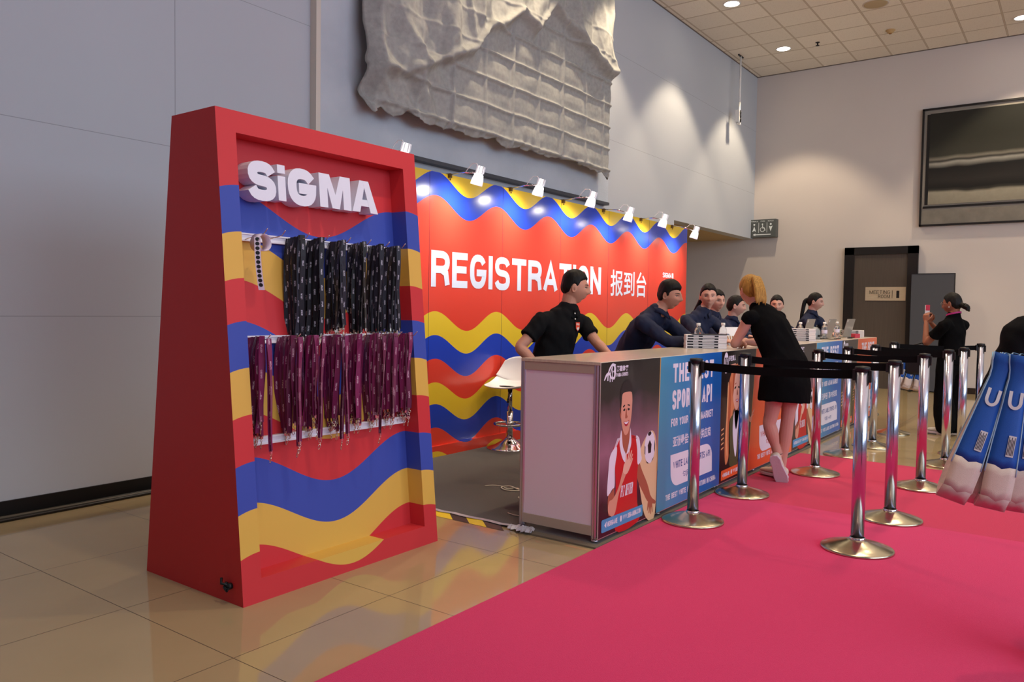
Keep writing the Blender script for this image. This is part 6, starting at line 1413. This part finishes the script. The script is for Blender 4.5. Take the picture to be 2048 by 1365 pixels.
# ---------------------------------------------------------------- tote bags
M_tb = mat('blue_nonwoven_fabric', srgb(14, 80, 164), 0.6, bump=0.15, bscale=500); M_tg = mat('beige_nonwoven_fabric', srgb(206, 186, 172), 0.75, bump=0.2, bscale=500); M_te = mat('pale_blue_binding', srgb(150, 184, 206), 0.6); M_tw = mat('white_bag_print', srgb(206, 206, 206), 0.6)
def tote_proto():
    """folded upright bag hanging from its top edge; blue front and back, beige gussets and bottom"""
    t = thing('tote_bag', '', 'tote bag'); Hh = 0.475; N = 18
    wt = [(0, 0.042), (0.05, 0.037), (0.14, 0.026), (0.3, 0.031), (0.6, 0.040), (0.85, 0.046), (1.0, 0.044)]
    sec = lambda v: 0.010+0.034*v**1.2-0.006*math.sin(PI*min(1, v*3)) if v > 0.03 else 0.016
    fr, bk2 = [], []
    for i in range(N+1):
        v = i/N; z = -Hh*v; d = sec(v); w = lerp_tab(wt, v)
        fr.append([(-d+0.004, -w, z), (-d-0.004, -w*0.5, z), (-d-0.006, 0, z-0.012*v), (-d-0.004, w*0.5, z), (-d+0.004, w, z)]); bk2.append([(-p[0], p[1], p[2]) for p in fr[-1]])
    cut = 14
    for rows in (fr, bk2):
        b2 = MB(); b2.rings(rows[:cut+1], None, True, False, False)
        o = b2.make('blue_panel', M_tb, t, fixn=False); o.modifiers.new('s', 'SOLIDIFY').thickness = 0.0012
    g2 = MB()
    for rows in (fr, bk2): g2.rings(rows[cut:], None, True, False, False)
    for sgn, k in ((-1, 0), (1, 4)):
        rs = []
        for i in range(N+1):
            a, c = Vector(fr[i][k]), Vector(bk2[i][k]); mid = (a+c)/2-Vector((0, sgn*0.030*(1-0.8*i/N), 0)); rs.append([a, mid, c])
        g2.rings(rs, None, False, False, False)
    bc = [(0, y, -Hh-0.045) for y in (-0.045, -0.02, 0, 0.02, 0.045)]
    g2.rings([fr[N], bc], None, True, False, False); g2.rings([bk2[N], bc], None, True, False, False)
    g2.add([fr[N][0], bc[0], bk2[N][0]], [(0, 1, 2)]); g2.add([fr[N][4], bc[4], bk2[N][4]], [(0, 1, 2)])
    o = g2.make('gusset', M_tg, t, fixn=False); o.modifiers.new('s', 'SOLIDIFY').thickness = 0.0012
    e = MB()
    for rows in (fr, bk2):
        for k in (0, 4): e.tube([r[k] for r in rows[:cut+2]], 0.0022, n=5)
    e.make('edge_binding', M_te, t)
    h = MB(); h.ribbon([(0.0, -0.020, -0.05), (0.0, -0.022, -0.02), (0.0, -0.008, 0.008), (0.0, 0.008, 0.008), (0.0, 0.022, -0.02), (0.0, 0.020, -0.05)], (1, 0.05, 0), 0.012, 0.0015)
    h.make('handle', M_te, t)
    pr = MB()
    def fp(u, v): return (-sec(min(1, -v/Hh))-0.0085, u, v)
    ar = arc(0.0, -0.155, 0.016, 0.020, 180, 360, 12, 1.0); L_, Rr = outline([(-0.016, -0.12)]+ar+[(0.016, -0.12)], 0.010); n_ = len(L_)
    pr.add([fp(*p) for p in L_]+[fp(*p) for p in Rr], [(i, i+1, n_+i+1, n_+i) for i in range(n_-1)], M_tw)
    pr.make('printed_mark', None, t, fixn=False); pr = MB()
    flat(pr, [(-0.024, -0.335), (-0.002, -0.335), (-0.002, -0.265), (-0.024, -0.265)], fp, M_tw)
    for k in range(5): flat(pr, [(-0.0215+0.004*k, -0.330), (-0.0195+0.004*k, -0.330), (-0.0195+0.004*k, -0.270-0.008*(k % 2)), (-0.0215+0.004*k, -0.270-0.008*(k % 2))], lambda u, v: (fp(u, v)[0]-0.0005, u, v), M_bkd)
    pr.make('address_label', None, t, fixn=False)
    return t
tp = tote_proto(); first = True
GRP = 'blue and beige tote bags'
BAGS = ((3.10, 0.200, 1.150, 0.34, 0.30, 'leftmost of the big blue tote bags held at the right edge'), (3.14, 0.180, 1.150, 0.26, 0.34, 'second from the left of the big blue tote bags at the right edge'),
        (3.10, 0.155, 1.150, 0.18, 0.30, 'third from the left of the big blue tote bags at the right edge'), (3.14, 0.130, 1.145, 0.10, 0.25, 'rightmost of the big blue tote bags, cut by the photo\'s right edge'))
for k, (x, y, z, tilt, rz, lab) in enumerate(BAGS):
    o = tp if k == 0 else dup(tp, (0, 0, 0), 0, lab, GRP+' at the right edge')
    o['label'] = lab; o['group'] = GRP+' at the right edge'; o.location = (x, y, z)
    o.rotation_euler = (Matrix.Rotation(tilt, 3, cf) @ Matrix.Rotation(rz, 3, 'Z')).to_euler()
for k in range(6):
    o = dup(tp, (9.52+0.05*(k % 2), 1.500-0.026*k, 0.90), 0, 'small distant tote bag in the bundle hanging beside the woman with a phone', GRP+' beside the woman with a phone')
    o.rotation_euler = (Matrix.Rotation(0.42-0.07*k, 3, cf) @ Matrix.Rotation(0.45, 3, 'Z')).to_euler(); o.scale = (0.85, 0.85, 0.85)
# person at the right edge carrying the totes
J = dict(pelvis=(3.56, 0.03, 0.88), waist=(3.55, 0.05, 1.0), chest=(3.54, 0.05, 1.15), neck=(3.53, 0.02, 1.33), head=(3.50, -0.01, 1.47), shL=(3.40, 0.165, 1.235), shR=(3.66, -0.11, 1.245),
         elL=(3.36, 0.250, 1.00), wrL=(3.15, 0.150, 1.12), elR=(3.72, -0.21, 1.0), wrR=(3.61, -0.17, 0.80)); J.update(legs(3.56, 0.01, R_(-130), g0=0.006))
person('person in black at the right edge carrying the big blue tote bags', J, R_(-130), 0, fem=False, skin=S_tan, hair='short', top=dict(kind='shirt', name='black_jacket', mat=C_black, sleeve='long'), bottom=dict(mat=C_trs), shoes=C_dshoe, voxel=0.008, hands={'L': ((-0.4, -0.6, 0.2), (-0.2, 0.2, -1), 1.0, 1), 'R': ((0, 0, -1), (0, 1, 0), 0.4, -1)})
